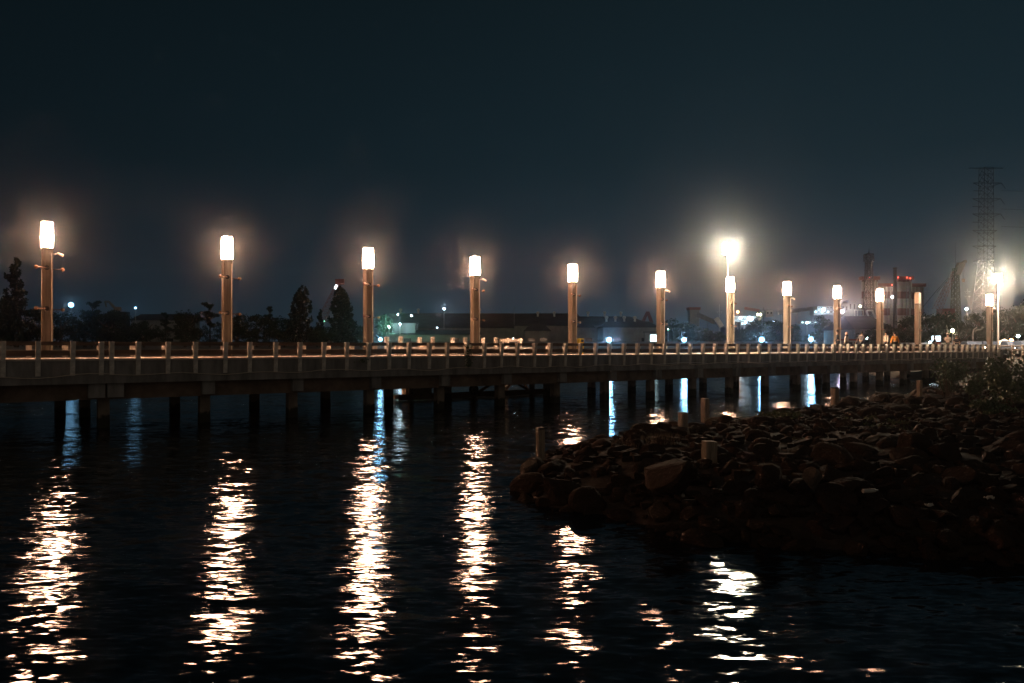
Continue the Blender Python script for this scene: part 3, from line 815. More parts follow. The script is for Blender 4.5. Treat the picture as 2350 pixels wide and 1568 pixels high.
shrub(1508, 1025, 20.5, .42, .38, 1500, .07, 'low dark green shrub on the rocks left of the cracked timber post', 4)
shrub(1482, 993, 23.5, .16, .16, 90, .16, 'small broad-leaved plant on the crest against the bright reflection', 5, clumps=3)
shrub(2030, 985, 22, 1.9, .30, 3000, .09, 'wide patch of low green plants spreading over the middle of the spit', 6, M['foliage2'], 9)
shrub(1790, 958, 26, 1.1, .24, 1500, .09, 'low plants on the crest behind the widest timber post', 7, M['foliage2'])
# dry grass
mb = MB(); rr = random.Random(9)
for k in range(500):
    px = rr.uniform(1400, 1560); Y = rr.uniform(18.5, 20.5); x = WX(px, Y); z = gh(x, Y)
    a = rr.random()*6.28; h = rr.uniform(.05,.16); d = Vector((math.cos(a),math.sin(a),0))
    n = len(mb.v); p = Vector((x, Y, z+.08)); mb.v += [tuple(p-d*.006), tuple(p+d*.006), tuple(p+Vector((rr.gauss(0,.05),rr.gauss(0,.05),h)))]; mb.f.append((n,n+1,n+2))
o = mb.build('dry_grass', M['timber']); tag(o, 'dry grass among the rocks near the tip of the spit', 'grass', kind='stuff')
# litter
def litter(px, py, z, label, seed, s):
    Y = Yat(py, z); rr = random.Random(seed); mb = MB()
    n = 5
    vs = [(i*s/n-s/2+rr.gauss(0,.006), j*s*.5/n-s*.25+rr.gauss(0,.006), rr.uniform(0,s*.32)) for j in range(n) for i in range(n)]
    mb.add(vs, [(j*n+i, j*n+i+1, (j+1)*n+i+1, (j+1)*n+i) for j in range(n-1) for i in range(n-1)])
    me = mb.build('litter', M['plastic']); me.location = (WX(px,Y), Y, z); tag(me, label, 'litter')
    so = me.modifiers.new('thick','SOLIDIFY'); so.thickness = .008
litter(2134, 1161, .85, 'small cream scrap of rubbish among the boulders right of centre of the spit', 1, .14)
litter(2272, 1145, .95, 'crumpled white plastic rag on the rocks near the right edge', 2, .17)
Y = Yat(1141,.85)
bt = empty('plastic_bottle', (WX(1998,Y), Y, .95), R(15), 'clear plastic bottle lying on the boulders below the upright pale stone level', 'bottle')
mb = MB().tube((-.14,0,0),(.06,0,0),.033,.033,10).tube((.06,0,0),(.11,0,0),.033,.013,10).build('body', M['plastic'], bt)
MB().tube((.112,0,0),(.13,0,0),.015,.015,8).build('cap', M['shipw'], bt)

# ------------------------------------------------------------------ far shore
sw = MB().box(-260, 300, 228, 228.9, -.5, 4.75).build('sea_wall', M['seawall']); tag(sw, 'long low grey concrete sea wall along the opposite shore', 'wall')

def tree_mesh(kind, seed):
    rr = random.Random(seed); mb = MB(); tk = MB()
    if kind == 'round':
        tk.tube((0,0,0),(0,0,.5),.04,.025,7)
        for k in range(6):
            a = rr.random()*6.28; tk.tube((0,0,.35),(math.cos(a)*.3,math.sin(a)*.3,.68),.02,.008,5)
        for k in range(22):
            a = rr.random()*6.28; q = rr.random()**.5; zz = rr.uniform(.30,.86)
            wd = math.sin(math.pi*min(1,max(.12,(zz-.1)/.9)))**.6
            s = rr.uniform(.10,.2)
            leaves(mb, (math.cos(a)*q*.40*wd, math.sin(a)*q*.40*wd, zz), s*1.1, s*1.1, s*.75, 150, .055, rr, .35)
    elif kind == 'layered':
        tk.tube((0,0,0),(0,0,.9),.03,.012,7)
        for k in range(17):
                L = rr.uniform(.42,.97); a = rr.random()*6.28; ln = (1.22-L)*rr.uniform(.35,.85)
                tk.tube((0,0,L-.1),(math.cos(a)*ln,math.sin(a)*ln,L),.012,.005,5)
                for j in range(4):
                    t = (j+1)/4; q = rr.uniform(.06,.13); leaves(mb, (math.cos(a)*ln*t, math.sin(a)*ln*t, L-.05*(1-t)+rr.uniform(-.02,.03)), q, q, .035, 90, .036, rr, .2)
        for k in range(8):
            leaves(mb, (rr.gauss(0,.22), rr.gauss(0,.22), rr.uniform(.15,.45)), .2,.2,.13, 130, .038, rr, .3)
    elif kind == 'conifer':
        tk.tube((0,0,0),(0,0,.95),.03,.006,7)
        tops = ((0,0,1.0),(-.09,.02,.93)) if seed % 2 else ((0,0,.97),(.085,0,.99),(-.1,.0,.84))
        for tx, ty, tz in tops:
            n = 80
            for k in range(n):
                t = rr.random()**.75; z = tz*(1 - t*.95); rad = (.035 + .17*t**.9)
                a = rr.random()*6.28; q = rad*rr.uniform(.5,1.05)
                leaves(mb, (tx+math.cos(a)*q, ty+math.sin(a)*q, z), .032+.02*t, (.032+.02*t), .05, 60, .04, rr, .1)
    elif kind == 'wide':
        tk.tube((0,0,0),(0,0,.4),.04,.03,7)
        for k in range(7):
            a = rr.random()*6.28; tk.tube((0,0,.3),(math.cos(a)*.6,math.sin(a)*.6,.7),.02,.008,5)
        for k in range(34):
            a = rr.random()*6.28; q = rr.random()**.5; zz = rr.uniform(.25,.88)*(1-.25*q)
            s = rr.uniform(.11,.2)
            leaves(mb, (math.cos(a)*q*.85, math.sin(a)*q*.6, zz), s*1.3, s*1.1, s*.7, 140, .052, rr, .35)
    fm = bpy.data.meshes.new('crown'); fm.from_pydata(mb.v, [], mb.f); fm.materials.append(M['pine'] if kind == 'conifer' else M['foliage'])
    tm = bpy.data.meshes.new('trunk'); tm.from_pydata(tk.v, [], tk.f); tm.materials.append(M['bark'])
    return fm, tm
TM = {('round',1): tree_mesh('round',1), ('round',2): tree_mesh('round',2), ('round',3): tree_mesh('round',3), ('layered',1): tree_mesh('layered',1),
      ('conifer',1): tree_mesh('conifer',1), ('conifer',2): tree_mesh('conifer',2), ('wide',1): tree_mesh('wide',1), ('wide',2): tree_mesh('wide',2)}
def tree(kind, var, px, ytop, Y, wpx, label, rot=0, gz=FZ, group='trees on the opposite shore', nm='tree'):
    x = WX(px, Y); H = WZ(ytop, Y) - gz
    r = empty(nm, (x, Y, gz), rot, label, 'tree', group)
    fm, tm = TM[(kind, var)]
    ext = {'round':.9,'layered':1.2,'conifer':.42,'wide':2.0}[kind]
    sxy = wpx/F*Y/ext
    for nme, me in (('crown', fm), ('trunk', tm)):
        o = bpy.data.objects.new(nme, me); col.objects.link(o); o.parent = r; o.scale = (sxy, sxy, H)
    return r
T = []
def tt(*a, **k): T.append(tree(*a, **k))
tt('conifer',1, 38,597,205,74,'tall dark conifer at the left edge of the photo', nm='conifer')
tt('conifer',2, 690,652,215,50,'twin-topped dark conifer right of the second lamp', nm='conifer')
tt('conifer',2, 785,654,215,60,'broad dark conifer just left of the third lamp with the red crane behind', 2.6, nm='conifer')
tt('conifer',1, 736,712,215,26,'small pointed conifer between the two big dark conifers', nm='conifer')
tt('layered',1, 482,690,222,78,'flat-layered tree touching the second lamp column on its left')
tt('layered',1, 618,699,222,44,'ragged small tree with bare-looking branches right of the second lamp', 1.2)
tt('layered',1, 212,686,222,80,'flat-layered tree right of the first lamp behind the blue floodlight', 2.2)
tt('layered',1, 380,714,222,50,'low flat-layered tree between the first and second lamps', .7)
desc = ['behind the left end of the railing', 'left of the first lamp', 'right of the first lamp', 'under the blue floodlight', 'below the excavator', 'below the small blue lamp', 'left of the layered tree', 'behind the second lamp',
        'right of the second lamp', 'left of the twin-topped conifer', 'below the red crane jib', 'left of the third lamp']
for k,(px,yt,wp,kd,vr) in enumerate(((10,700,90,'round',1),(85,700,80,'round',2),(140,706,90,'round',3),(195,712,90,'round',1),(255,704,90,'round',2),(320,722,110,'wide',1),(425,704,80,'round',3),(545,716,80,'round',1),
                          (590,716,70,'round',2),(655,720,90,'round',3),(740,738,110,'wide',2),(828,742,60,'round',1))):
    tt(kd,vr,px,yt,224-(k%3)*4,wp,'rounded dark tree on the opposite shore ' + desc[k], k*.9)
for k,(px,yt,wp) in enumerate(((40,742,120),(130,745,120),(225,742,120),(330,740,130),(440,742,120),(540,744,120),(640,742,120),(760,748,120))):
    tt('wide',1+k%2,px,yt,216-(k%2)*3,wp,'low dark tree in the front row, ' + ('below the left-edge conifer','just right of the first lamp','below the excavator','below the small blue light','left of the second lamp','just right of the second lamp','left of the twin-topped conifer','between the two big conifers and the third lamp')[k], k*1.3, group='front row of the left tree belt')
# green lit tree and its lamp
tt('round',2, 884,716,236,44,'tree lit bright green by a lamp, right of the third lamp', .5)
# middle and right tree mass
mid = [(1530,728,70,'round',1,'right of the sixth lamp'),(1565,736,80,'round',2,'left of the light blue conveyor'),(1610,742,90,'wide',1,'in front of the conveyor'),(1655,752,70,'wide',2,'left of the seventh lamp'),
       (1705,748,60,'round',3,'right of the tall floodlight'),(1735,729,70,'round',1,'under the truss lights'),(1775,730,80,'round',2,'left of the eighth lamp'),(1818,738,60,'round',3,'right of the eighth lamp'),
       (1890,720,64,'round',1,'left of the ninth lamp under the lit ship cabin'),(1947,725,60,'round',2,'right of the ninth lamp'),(1915,735,60,'round',3,'behind the ninth lamp')]
for k,(px,yt,wp,kd,vr,ds) in enumerate(mid): tt(kd,vr,px,yt,258-(k%3)*6,wp,'dark tree by the harbour ' + ds, k*1.1)
for k,px in enumerate((1540,1620,1700,1790,1860,1940)):
    tt('wide',1+k%2,px,758,240,110,'low dark tree in the front row before the harbour, ' + ('right of the sixth lamp','before the sloping conveyor','right of the tall floodlight','left of the eighth lamp','right of the eighth lamp','right of the ninth lamp')[k], k*.8, group='front row of trees before the harbour')
rt = [(2040,728,90,'wide',1,'right of the tenth lamp'),(2090,716,80,'round',2,'behind the unlit lamp'),(2135,708,80,'round',3,'right of the unlit lamp'),(2180,712,80,'round',1,'under the lattice crane'),
      (2225,702,80,'wide',2,'left of the last lamp'),(2265,697,80,'round',2,'behind the last lamp'),(2312,694,80,'round',3,'behind the second floodlight mast'),(2345,682,60,'round',1,'at the right edge of the photo')]
for k,(px,yt,wp,kd,vr,ds) in enumerate(rt): tt(kd,vr,px,yt,170-(k%3)*5,wp,'big dark tree on the right bank ' + ds, k*1.7, gz=2.2)
for k,px in enumerate((2010,2075,2140,2205,2270,2335)):
    tt('wide',1+k%2,px,745-k*4,150,110,'dark tree in the front row on the right bank, ' + ('left of the tenth lamp','left of the unlit lamp','above the market stall','left of the curved lamp post','behind the last lamp','at the right edge')[k], k*1.9, gz=2.0, group='front row of trees on the right bank')

# floodlights on the opposite shore
def shorelamp(px, py, Y, m, rad, label, gz=FZ, group='blue-white lights on the opposite shore', cat='floodlight', face=True, pw=1):
    p = W(px, py, Y); r = empty('shore_lamp', (p.x, p.y, gz), 0, label, cat, group)
    h = p.z - gz
    if h > .3: MB().tube((0,0,0),(0,0,h-rad*.6),.06+Y/4000,.05+Y/5000,6).build('pole', M['steel'], r)
    if face:
        aim = Vector((-p.x, -p.y, 0)).normalized(); aim.z = -.12; aim.normalize(); c = Vector((0,0,h))
        hd = MB().tube(c - aim*rad*.9, c, rad*.5, rad*1.08, 14).build('lamp_head', M['iron'], r)
        MB().tube(c + aim*.02, c + aim*.06, rad, rad, 14).build('lens', m, hd)
        if rad > .3: bulb('bulb', 'AREA', c + aim*.08, rad, LC[m.name.split('.')[0]], 1100*pw*(rad/.5)**2, r, aim)
    else:
        MB().sphere((0,0,h), rad, 12, 8).build('lamp_head', m, r, smooth=True)
        if rad >= .6 or pw > 1: bulb('bulb', 'POINT', (0,-rad*1.5,h), rad*.8, LC[m.name], 500*pw, r)
        MB().tube((0,0,h+rad*.8),(0,0,h+rad*1.1), rad*.9, rad*.5, 8).build('hood', M['iron'], r)
shorelamp(163,700,226,M['blue'],.70,'dazzling blue-white floodlight right of the first lamp', pw=.05)
shorelamp(311,707,250,M['blue'],.34,'small blue-white light above the low roof between the first two lamps', pw=.07)
shorelamp(873,779,225,M['blue'],.55,'blue-white floodlight low by the foot of the third lamp', pw=.18)
shorelamp(1019,709,262,M['bluew'],.42,'white light high on a pole above the long warehouse roof', pw=.35)
shorelamp(1398,780,225,M['blue'],.75,'blue-white floodlight low between the fifth and sixth lamps', pw=.35)
shorelamp(1570,780,225,M['blue'],.68,'blue-white floodlight low between the sixth and seventh lamps', pw=.35)
shorelamp(1748,780,225,M['blue'],.75,'blue-white floodlight low between the seventh and eighth lamps', pw=.35)
shorelamp(1861,779,225,M['blue'],.68,'blue-white floodlight low between the eighth and ninth lamps', pw=.35)
shorelamp(1933,715,252,M['pinkw'],.62,'pinkish-white floodlight touching the ninth lamp on its right')
shorelamp(893,750,231,M['greeng'],.12,'green-white lamp in front of the brightly lit tree', cat='lamp', face=False, pw=5)

# excavator arm on the skyline
ex = empty('excavator', (WX(262,255),255,FZ), 0, 'excavator with its raised arm on the skyline between the first two lamps', 'excavator')
def rel(px, py, Y, o): return W(px, py, Y) - Vector(o.location)
MB().box(.3,2.0,-.8,.8,WZ(714,255)-FZ,WZ(705,255)-FZ).build('cab', M['timber'], ex)
MB().box(-1.5,4.5,-1.5,1.5,0,WZ(716,255)-FZ-.01).build('undercarriage', M['iron'], ex)
MB().tube(rel(262,706,255,ex), rel(250,693,255,ex), .5, .4, 4).tube(rel(250,693,255,ex), rel(241,692,255,ex), .4, .3, 4).build('boom', M['timber'], ex)
MB().tube(rel(241,691,255,ex), rel(244,705,255,ex), .35, .25, 4).build('arm', M['timber'], ex)

# lattice helper
def lattice(mb, p, q, w0, w1, n, r):
    p = Vector(p); q = Vector(q); d = q - p; a = d.normalized()
    u = Vector((0,1,0)) - a*a.y; u = u.normalized(); v = a.cross(u)
    ring = []
    for i in range(n+1):
        t = i/n; w_ = (w0*(1-t)+w1*t)/2; c = p + d*t
        ring.append([c + u*sx_*w_ + v*sy_*w_ for sx_, sy_ in ((-1,-1),(1,-1),(1,1),(-1,1))])
    for i in range(n):
        for k in range(4):
            mb.tube(ring[i][k], ring[i+1][k], r, r, 4, False)
            k2 = (k+1) % 4
            mb.tube(ring[i][k], ring[i+1][k2], r*.6, r*.6, 4, False); mb.tube(ring[i][k2], ring[i+1][k], r*.6, r*.6, 4, False)
            mb.tube(ring[i+1][k], ring[i+1][k2], r*.6, r*.6, 4, False)
    return mb
# red crane left of the third lamp
cr = empty('lattice_crane', (WX(735,420),420,FZ), 0, 'red lattice crane jib rising behind the conifer left of the third lamp', 'crane')
lattice(MB(), rel(738,735,420,cr), rel(778,648,420,cr), 4.0, 2.0, 9, .10).build('jib', M['redp'], cr)
MB().box(*(lambda p:(p.x-2.2,p.x+2.6,-1,1,p.z-1.5,p.z+1.5))(rel(779,647,420,cr))).build('jib_head', M['redp'], cr)
MB().box(-5,5,-3,3,0,4).build('machinery_house', M['redp'], cr)
MB().tube(rel(771,664,420,cr)+Vector((0,-2.4,0)), rel(775,655,420,cr)+Vector((0,-2.4,0)), .6, .6, 4).build('jib_lamp', M['signw'], cr)

# warehouses
def warehouse(x0, x1, ridge, eave, Y, depth, label, roofm=None, wallm=None, hip=0, vents=(), vrow=0):
    X0, X1 = WX(x0,Y), WX(x1,Y); cx = (X0+X1)/2; zr = WZ(ridge,Y)-FZ; ze = WZ(eave,Y)-FZ; L = (X1-X0)/2
    r = empty('warehouse', (cx, Y, FZ), 0, label, 'warehouse', 'warehouses on the opposite shore')
    MB().box(-L,L,0,depth,0,ze).build('wall', wallm or M['wall'], r)
    h = hip*L; e = .5
    mb = MB(); vs = [(-L-e,-e,ze+.02),(L+e,-e,ze+.02),(L+e,depth+e,ze+.02),(-L-e,depth+e,ze+.02),(-L+h,depth/2,zr),(L-h,depth/2,zr)]
    mb.add(vs, [(0,1,5,4),(1,2,5),(2,3,4,5),(3,0,4),(3,2,1,0)]); rf = mb.build('roof', roofm or M['roof'], r)
    for vx in vents:
        xx = WX(vx,Y)-cx; zz = zr - vrow
        MB().tube((xx,depth/2-vrow*2,zz-.3),(xx,depth/2-vrow*2,zz+.9),.35,.35,8).sphere((xx,depth/2-vrow*2,zz+1.3),.65,8,6,.8).build('roof_vent', M['whitefit'], rf)
    # doors and window openings
    n = max(2, int(L/6))
    for k in range(n):
        xx = -L + (k+.5)*2*L/n
        MB().box(xx-1.1,xx+1.1,-.06,-.003,0,min(3,ze*.7)).build('door', M['window'], r)
    return r
warehouse(862,1345,715,753,268,30,'long dark warehouse with the lit tree at its left end', vents=(905,948,1096), hip=.05)
warehouse(1180,1500,723,748,262,26,'dark warehouse with five white roof vents left of the sixth lamp', vents=(1237,1277,1358,1398,1437), hip=.25)
warehouse(1385,1512,736,752,246,16,'low dark warehouse with a row of small vents by the sixth lamp', vents=(1399,1420,1441,1466), hip=.2)
warehouse(880,1100,757,768,238,8,'low shed with a pale wall washed by cool light behind the jetty', wallm=M['wall'])
warehouse(1318,1362,742,752,250,10,'small shed with a pale gable left of the vented warehouse', wallm=M['wall'])
warehouse(1205,1262,741,760,250,9,'small shed with a pale lean-to roof beside the fifth lamp', wallm=M['wall'], hip=.5)
warehouse(1962,2052,722,756,200,20,'grey gable-roofed shed among the trees behind the tenth lamp', hip=.3)
warehouse(300,420,719,735,262,14,'low flat-looking roof behind the left trees under the small blue light')
shorelamp(913,722,262,M['portw'],.22,'left small lamp on the long warehouse roof', group='small lamps on the warehouse roof', gz=WZ(726,262))
shorelamp(944,725,262,M['portw'],.26,'right small lamp on the long warehouse roof', group='small lamps on the warehouse roof', gz=WZ(729,262))
shorelamp(918,744,236.5,M['portw'],.16,'lamp in front of the pale shed wall beside the green-lit tree', group='wall lamps of the sheds', cat='lamp', face=False, pw=1.2)
warehouse(889,953,737,742,239,7,'small shed with a bright white wall washed by cool light beside the green-lit tree', wallm=M['shipw'])
shorelamp(1180,706,268,M['steel'],.15,'thin unlit T-shaped mast above the warehouse roof', group='roof masts', cat='mast')
# lit doorway
ow = MB().box(WX(1494,245),WX(1509,245),243.5,244.2,WZ(779,245),WZ(757,245)).build('lit_window', M['coolwin']); 
kb = empty('shore_cabin', (WX(1500,240),240,FZ), 0, 'small dark cabin with a cool lit window just left of the sixth lamp', 'cabin')
MB().box(-2.4,2.4,0,3,0,4.6).build('wall', M['wall'], kb)
ow.parent = kb; ow.data = MB().box(-1.0,1.0,-.05,-.004,1.2,3.9).build('pane', M['coolwin'], kb).data
bpy.data.objects.remove(ow)
MB().box(-2.8,2.8,-.4,3.3,4.605,4.9).build('roof', M['roof'], kb)
kb = empty('kiosk', (WX(1958,150),150,2.4), 0, 'small kiosk with yellowish window frames behind the phone user', 'kiosk')
MB().box(-1.35,1.35,0,2,0,2.0).build('wall', M['wall'], kb); MB().box(-1.6,1.6,-.3,2.2,2.004,2.3).build('roof', M['redp'], kb)
for x in (-.5,.5): MB().box(x-.35,x+.35,-.05,-.004,.7,1.7).build('window', M['window'], kb)

# ------------------------------------------------------------------ harbour industry (far right)
def silo(px0, px1, ytop, Y, label, beacons=(), n=3):
    X0, X1 = WX(px0,Y), WX(px1,Y); cx = (X0+X1)/2; H = WZ(ytop,Y)-FZ; Wd = X1-X0
    r = empty('silo', (cx,Y,FZ), 0, label, 'silo', 'red and white banded silos')
    rad = Wd/n/2
    for k in range(n):
        MB().tube((-Wd/2+rad*(2*k+1), (k%2)*rad*.8, 0),(-Wd/2+rad*(2*k+1),(k%2)*rad*.8,H-2.5), rad*1.02, rad*1.02, 16).build('drum', M['silo'], r)
    MB().prism([(-Wd/2-.8,-rad-.6),(Wd/2+.8,-rad-.6),(Wd/2+.8,rad*1.9),(-Wd/2-.8,rad*1.9)], H-2.6, H).build('gallery', M['redp'], r)
    MB().box(Wd*.22,Wd*.30,-rad-1.6,-rad-.2,0,H-3).build('stair_tower', M['wall'], r)
    for bx,by in beacons:
        p = W(bx,by,Y-rad-1.2) - Vector(r.location); MB().sphere(p, .5, 8, 5).build('beacon', M['red'], r)
    return r
silo(1978,2014,635,600,'leftmost banded silo block carrying the lattice tower', ((1996.5,637),))
silo(2017,2048,651,600,'lower banded silo block left of the chimney', ((2047,654),))
silo(2060,2092,635,600,'tall banded silo block right of the chimney with red beacons', ((2061,637),(2081.5,637),(2089,639)))
silo(2092,2120,651,610,'rightmost banded silo block behind the unlit lamp')
ch = empty('chimney', (WX(2054,560),560,FZ), 0, 'plain dark chimney between the banded silos', 'chimney')
hh = WZ(615,560)-FZ
MB().tube((0,0,0),(0,0,hh),1.5,1.25,16).build('stack', M['hull'], ch); MB().tube((0,0,hh-.8),(0,0,hh+.2),1.45,1.45,16).build('rim', M['iron'], ch)
tw = empty('lattice_tower', (WX(1994,590),590,FZ), 0, 'lattice tower rising from the leftmost silo block', 'tower')
lattice(MB(), (0,0,0), (0,0,WZ(600,590)-FZ), 7.5, 3.6, 12, .38).build('frame', M['roof'], tw)
lattice(MB(), (0,0,WZ(600,590)-FZ+.1), (0,0,WZ(583,590)-FZ), 5.4, 5.0, 2, .38).build('head_frame', M['roof'], tw)
MB().tube((0,0,WZ(583,590)-FZ),(0,0,WZ(570,590)-FZ),.5,.12,6).build('antenna', M['roof'], tw)
# transmission pylon
Y = 300; py_ = empty('electricity_pylon', (WX(2262,Y),Y,FZ), 0, 'tall lattice electricity pylon with many crossarms at the right', 'pylon')
def pz(y): return WZ(y,Y)-FZ
lattice(MB(), (WX(2262,Y)-WX(2262,Y),0,0), (0,0,pz(610)), 9.0, 3.9, 9, .11).build('lower_body', M['roof'], py_)
lattice(MB(), (0,0,pz(610)+.05), (.25,0,pz(386)), 3.9, 3.5, 15, .10).build('upper_body', M['roof'], py_)
for yy, l, r_ in ((386,39,40),(420,29,36),(438,28,0),(456,30,34),(474,30,0),(491,30,34),(510,30,0),(529,30,26),(565,30,24),(601,28,20)):
    mb = MB(); z = pz(yy); a = -l/F*Y; b = r_/F*Y
    t = .14
    if l and r_:
        mb.tube((a,0,z),(b,0,z),t,t,4)
        if yy > 386: mb.tube((a,0,z),(-1.7,0,z-1.5),t*.8,t*.8,4).tube((b,0,z),(1.7,0,z-1.5),t*.8,t*.8,4)
    else: mb.tube((a,0,z),(-1.5,0,z),t,t,4)
    arm = mb.build('crossarm', M['roof'], py_)
    if yy in (420,456,491): MB().tube((b,0,z),(b+1.6,0,z-2.2),.12,.1,5).build('insulator', M['roof'], arm)
for yy in (438,480,520):
    mb = MB(); pts=[]
    for i in range(13):
        t=i/12; pts.append((WX(2262,Y)+6+t*90, Y-t*20, WZ(yy,Y)-4*math.sin(math.pi*t)+t*6))
    mb.path(pts,.05,4); o=mb.build('power_line', M['roof']); tag(o, 'thin power line running right from the pylon, %s of three' % {438:'topmost',480:'middle',520:'lowest'}[yy], 'power line', 'power lines')
# crawler crane with mast
Y=430; ck = empty('crawler_crane', (WX(2193,Y),Y,FZ), 0, 'harbour lattice crane with dark head and hanging hook left of the pylon', 'crane')
def rk(px,py): return rel(px,py,Y,ck)
lattice(MB(), (0,0,0), (0,0,WZ(616,Y)-FZ), 4.6, 2.2, 14, .3).build('mast', M['foliage2'], ck)
MB().tube(rk(2193,616), rk(2192,558), .22, .06, 5).build('antenna', M['roof'], ck)
MB().tube(rk(2196,632), rk(2207,606), 2.0, 2.4, 5).tube(rk(2207,606), rk(2217,599), 1.2, .9, 5).build('head', M['timber'], ck)
lattice(MB(), rk(2150,712), rk(2190,625), 3.6, 1.8, 10, .09).build('boom', M['redp'], ck)
MB().path([rk(2192,620), rk(2145,672), rk(2118,705)], .16, 4).path([rk(2192,623), rk(2150,672)], .14, 4).build('stay_cable', M['roof'], ck)
MB().path([rk(2209,606), rk(2210,640)], .12, 4).path([rk(2212,605), rk(2212,640)], .12, 4).build('hoist_cable', M['roof'], ck)
MB().tube(rk(2211,640), rk(2211,648), .9, .7, 6).build('hook', M['rust'], ck)
MB().box(-9,-2,-3,3,0,WZ(709,Y)-FZ).build('machinery_house', M['redp'], ck)
# ship masts and small cranes
def mast(px, y0, y1, Y, yard, yyard, label, m='shipw', nm='ship_mast', r=.35):
    o = empty(nm, (WX(px,Y),Y,FZ), 0, label, 'mast'); h0 = max(0, WZ(y1,Y)-FZ-20); h1 = WZ(y0,Y)-FZ
    MB().tube((0,0,0),(0,0,h1), r*1.2, r*.5, 8).build('pole', M[m], o)
    for yy in yyard:
        z = WZ(yy,Y)-FZ; L = yard/2/F*Y
        MB().tube((-L,0,z),(L,0,z), r*.45, r*.45, 6).tube((-L*.9,0,z),(0,0,z-1.8),r*.3,r*.3,5).tube((L*.9,0,z),(0,0,z-1.8),r*.3,r*.3,5).build('yard', M[m], o)
    return o
mast(2128,647,709,450,23,(670,),'white ship mast with curved yard right of the rightmost silo')
mast(2220,663,709,450,14,(669,680),'pale mast with side arms right of the lattice crane')
mast(1651,699,745,420,13,(716,),'white ship mast with a yard left of the tall floodlight')
mast(1742+10,705,740,450,20,(712,),'dim derrick post above the orange harbour crane arm', 'roof')
mast(1931,671,715,450,24,(678,),'dim ship mast just right of the ninth lamp shade', 'steel')
# ships
def ship(px0, px1, ydeck, Y, sup, label, extras=()):
    X0,X1=WX(px0,Y),WX(px1,Y); cx=(X0+X1)/2; L=(X1-X0)/2; zd=WZ(ydeck,Y)-.2
    r=empty('ship',(cx,Y,.2),0,label,'ship','ships in the harbour')
    n=[(-L,0),(-L+1,-5),(L-8,-5),(L,0),(L-8,5),(-L+1,5)]
    MB().prism(n,0,zd).build('hull',M['hull'],r)
    for k,(a,b,yt,yb,lit) in enumerate(sup):
        xa,xb=WX(a,Y)-cx,WX(b,Y)-cx; zt=WZ(yt,Y)-.2; zb=max(zd+.01,WZ(yb,Y)-.2)
        c=MB().box(xa,xb,-3.5,3.5,zb,zt).build('cabin',M['shipw'],r)
        nw=max(2,int((xb-xa)/1.7)); 
        for q in range(nw):
            xx=xa+(q+.5)*(xb-xa)/nw
            MB().box(xx-.4,xx+.4,-3.56,-3.504,zt-(zt-zb)*.55,zt-(zt-zb)*.25).build('window',M['coolwin' if lit and q%2==0 else 'window'],c)
    return r
ship(1820,1975,745,440,((1863,1912,712,724,True),(1870,1905,704,711.9,False),(1833,1870,738,744.9,True),(1941,1959,690,726,False),(1925,1940.9,697,726,False)),'white-cabined ship with lit windows behind the ninth lamp')
ship(1655,1800,752,420,((1695,1720,738,751,True),(1753,1769,713,728,False)),'dark ship with a lit deck behind the eighth lamp')
# conveyors, gantries
def boom(p, q, r, m, label, cat='conveyor', legs=(), nm='conveyor'):
    p=Vector(p);q=Vector(q); o=empty(nm,(p.x,p.y,FZ),0,label,cat); L=Vector(o.location)
    a,b=p-L,q-L
    d=(b-a).normalized(); u=Vector((0,1,0)); v=d.cross(u).normalized()
    vs=[c+u*s1*r+v*s2*r for c in (a,b) for s1,s2 in ((-1,-1),(1,-1),(1,1),(-1,1))]
    MB().add(vs,[(0,1,2,3)[::-1],(4,5,6,7),(0,1,5,4),(1,2,6,5),(2,3,7,6),(3,0,4,7)]).build('girder',m,o)
    for t in legs:
        c=a.lerp(b,t); MB().tube((c.x,c.y,0),(c.x,c.y,c.z-r),.3,.3,5).build('leg',m,o)
    return o
boom(W(1786,718,450),W(1872,707,450),1.1,M['shipw'],'long pale conveyor boom right of the eighth lamp',legs=(.1,.5,.9))
boom(W(1598,722,430),W(1640,740,430),1.3,M['seawall'],'sloping blue-grey conveyor left of the tall floodlight',legs=(.05,.6))
tb=empty('conveyor_tower',(WX(1593,432),432,FZ),0,'boxy tower at the upper end of the sloping conveyor','tower')
MB().box(-3,2.2,-3,3,0,WZ(712,432)-FZ).build('wall',M['wall'],tb); MB().box(-3.6,2.8,-3.5,3.5,WZ(712,432)-FZ+.01,WZ(706,432)-FZ).build('roof',M['redp'],tb)
boom(W(1656,750,405),W(1643,730,405),1.1,M['white'],'short white crane boom leaning left beside the tall floodlight','crane',nm='deck_crane')
boom(W(1742,713,440),W(1709,708,440),.8,M['redp'],'dull orange crane arm reaching left of the eighth lamp','crane',(.1,),nm='harbour_crane')
# flood-lit truss
tr=empty('gantry_truss',(WX(1698,380),380,FZ),0,'white floodlit gantry truss right of the tall floodlight','gantry')
lattice(MB(), rel(1681,732,380,tr), rel(1736,732,380,tr), 2.4,2.4,10,.16).build('truss',M['white'],tr)
for px in (1684,1708,1733):
    q=rel(px,735,380,tr); MB().tube((q.x,0,0),(q.x,0,q.z),.3,.3,5).build('leg',M['white'],tr)
gy=empty('ship_gantry',(WX(1971,380),380,FZ),0,'thin white gantry frame right of the ninth lamp','gantry')
for px in (1961,1968,1981):
    q=rel(px,712,380,gy); MB().tube((q.x,0,0),(q.x,0,q.z),.22,.22,5).build('leg',M['white'],gy)
MB().tube(rel(1961,712,380,gy),rel(1981,712,380,gy),.22,n=5).build('crossbeam',M['white'],gy)
af=empty('ramp_frame',(WX(2000,385),385,FZ),0,'pale A-shaped conveyor frame left of the tenth lamp','gantry')
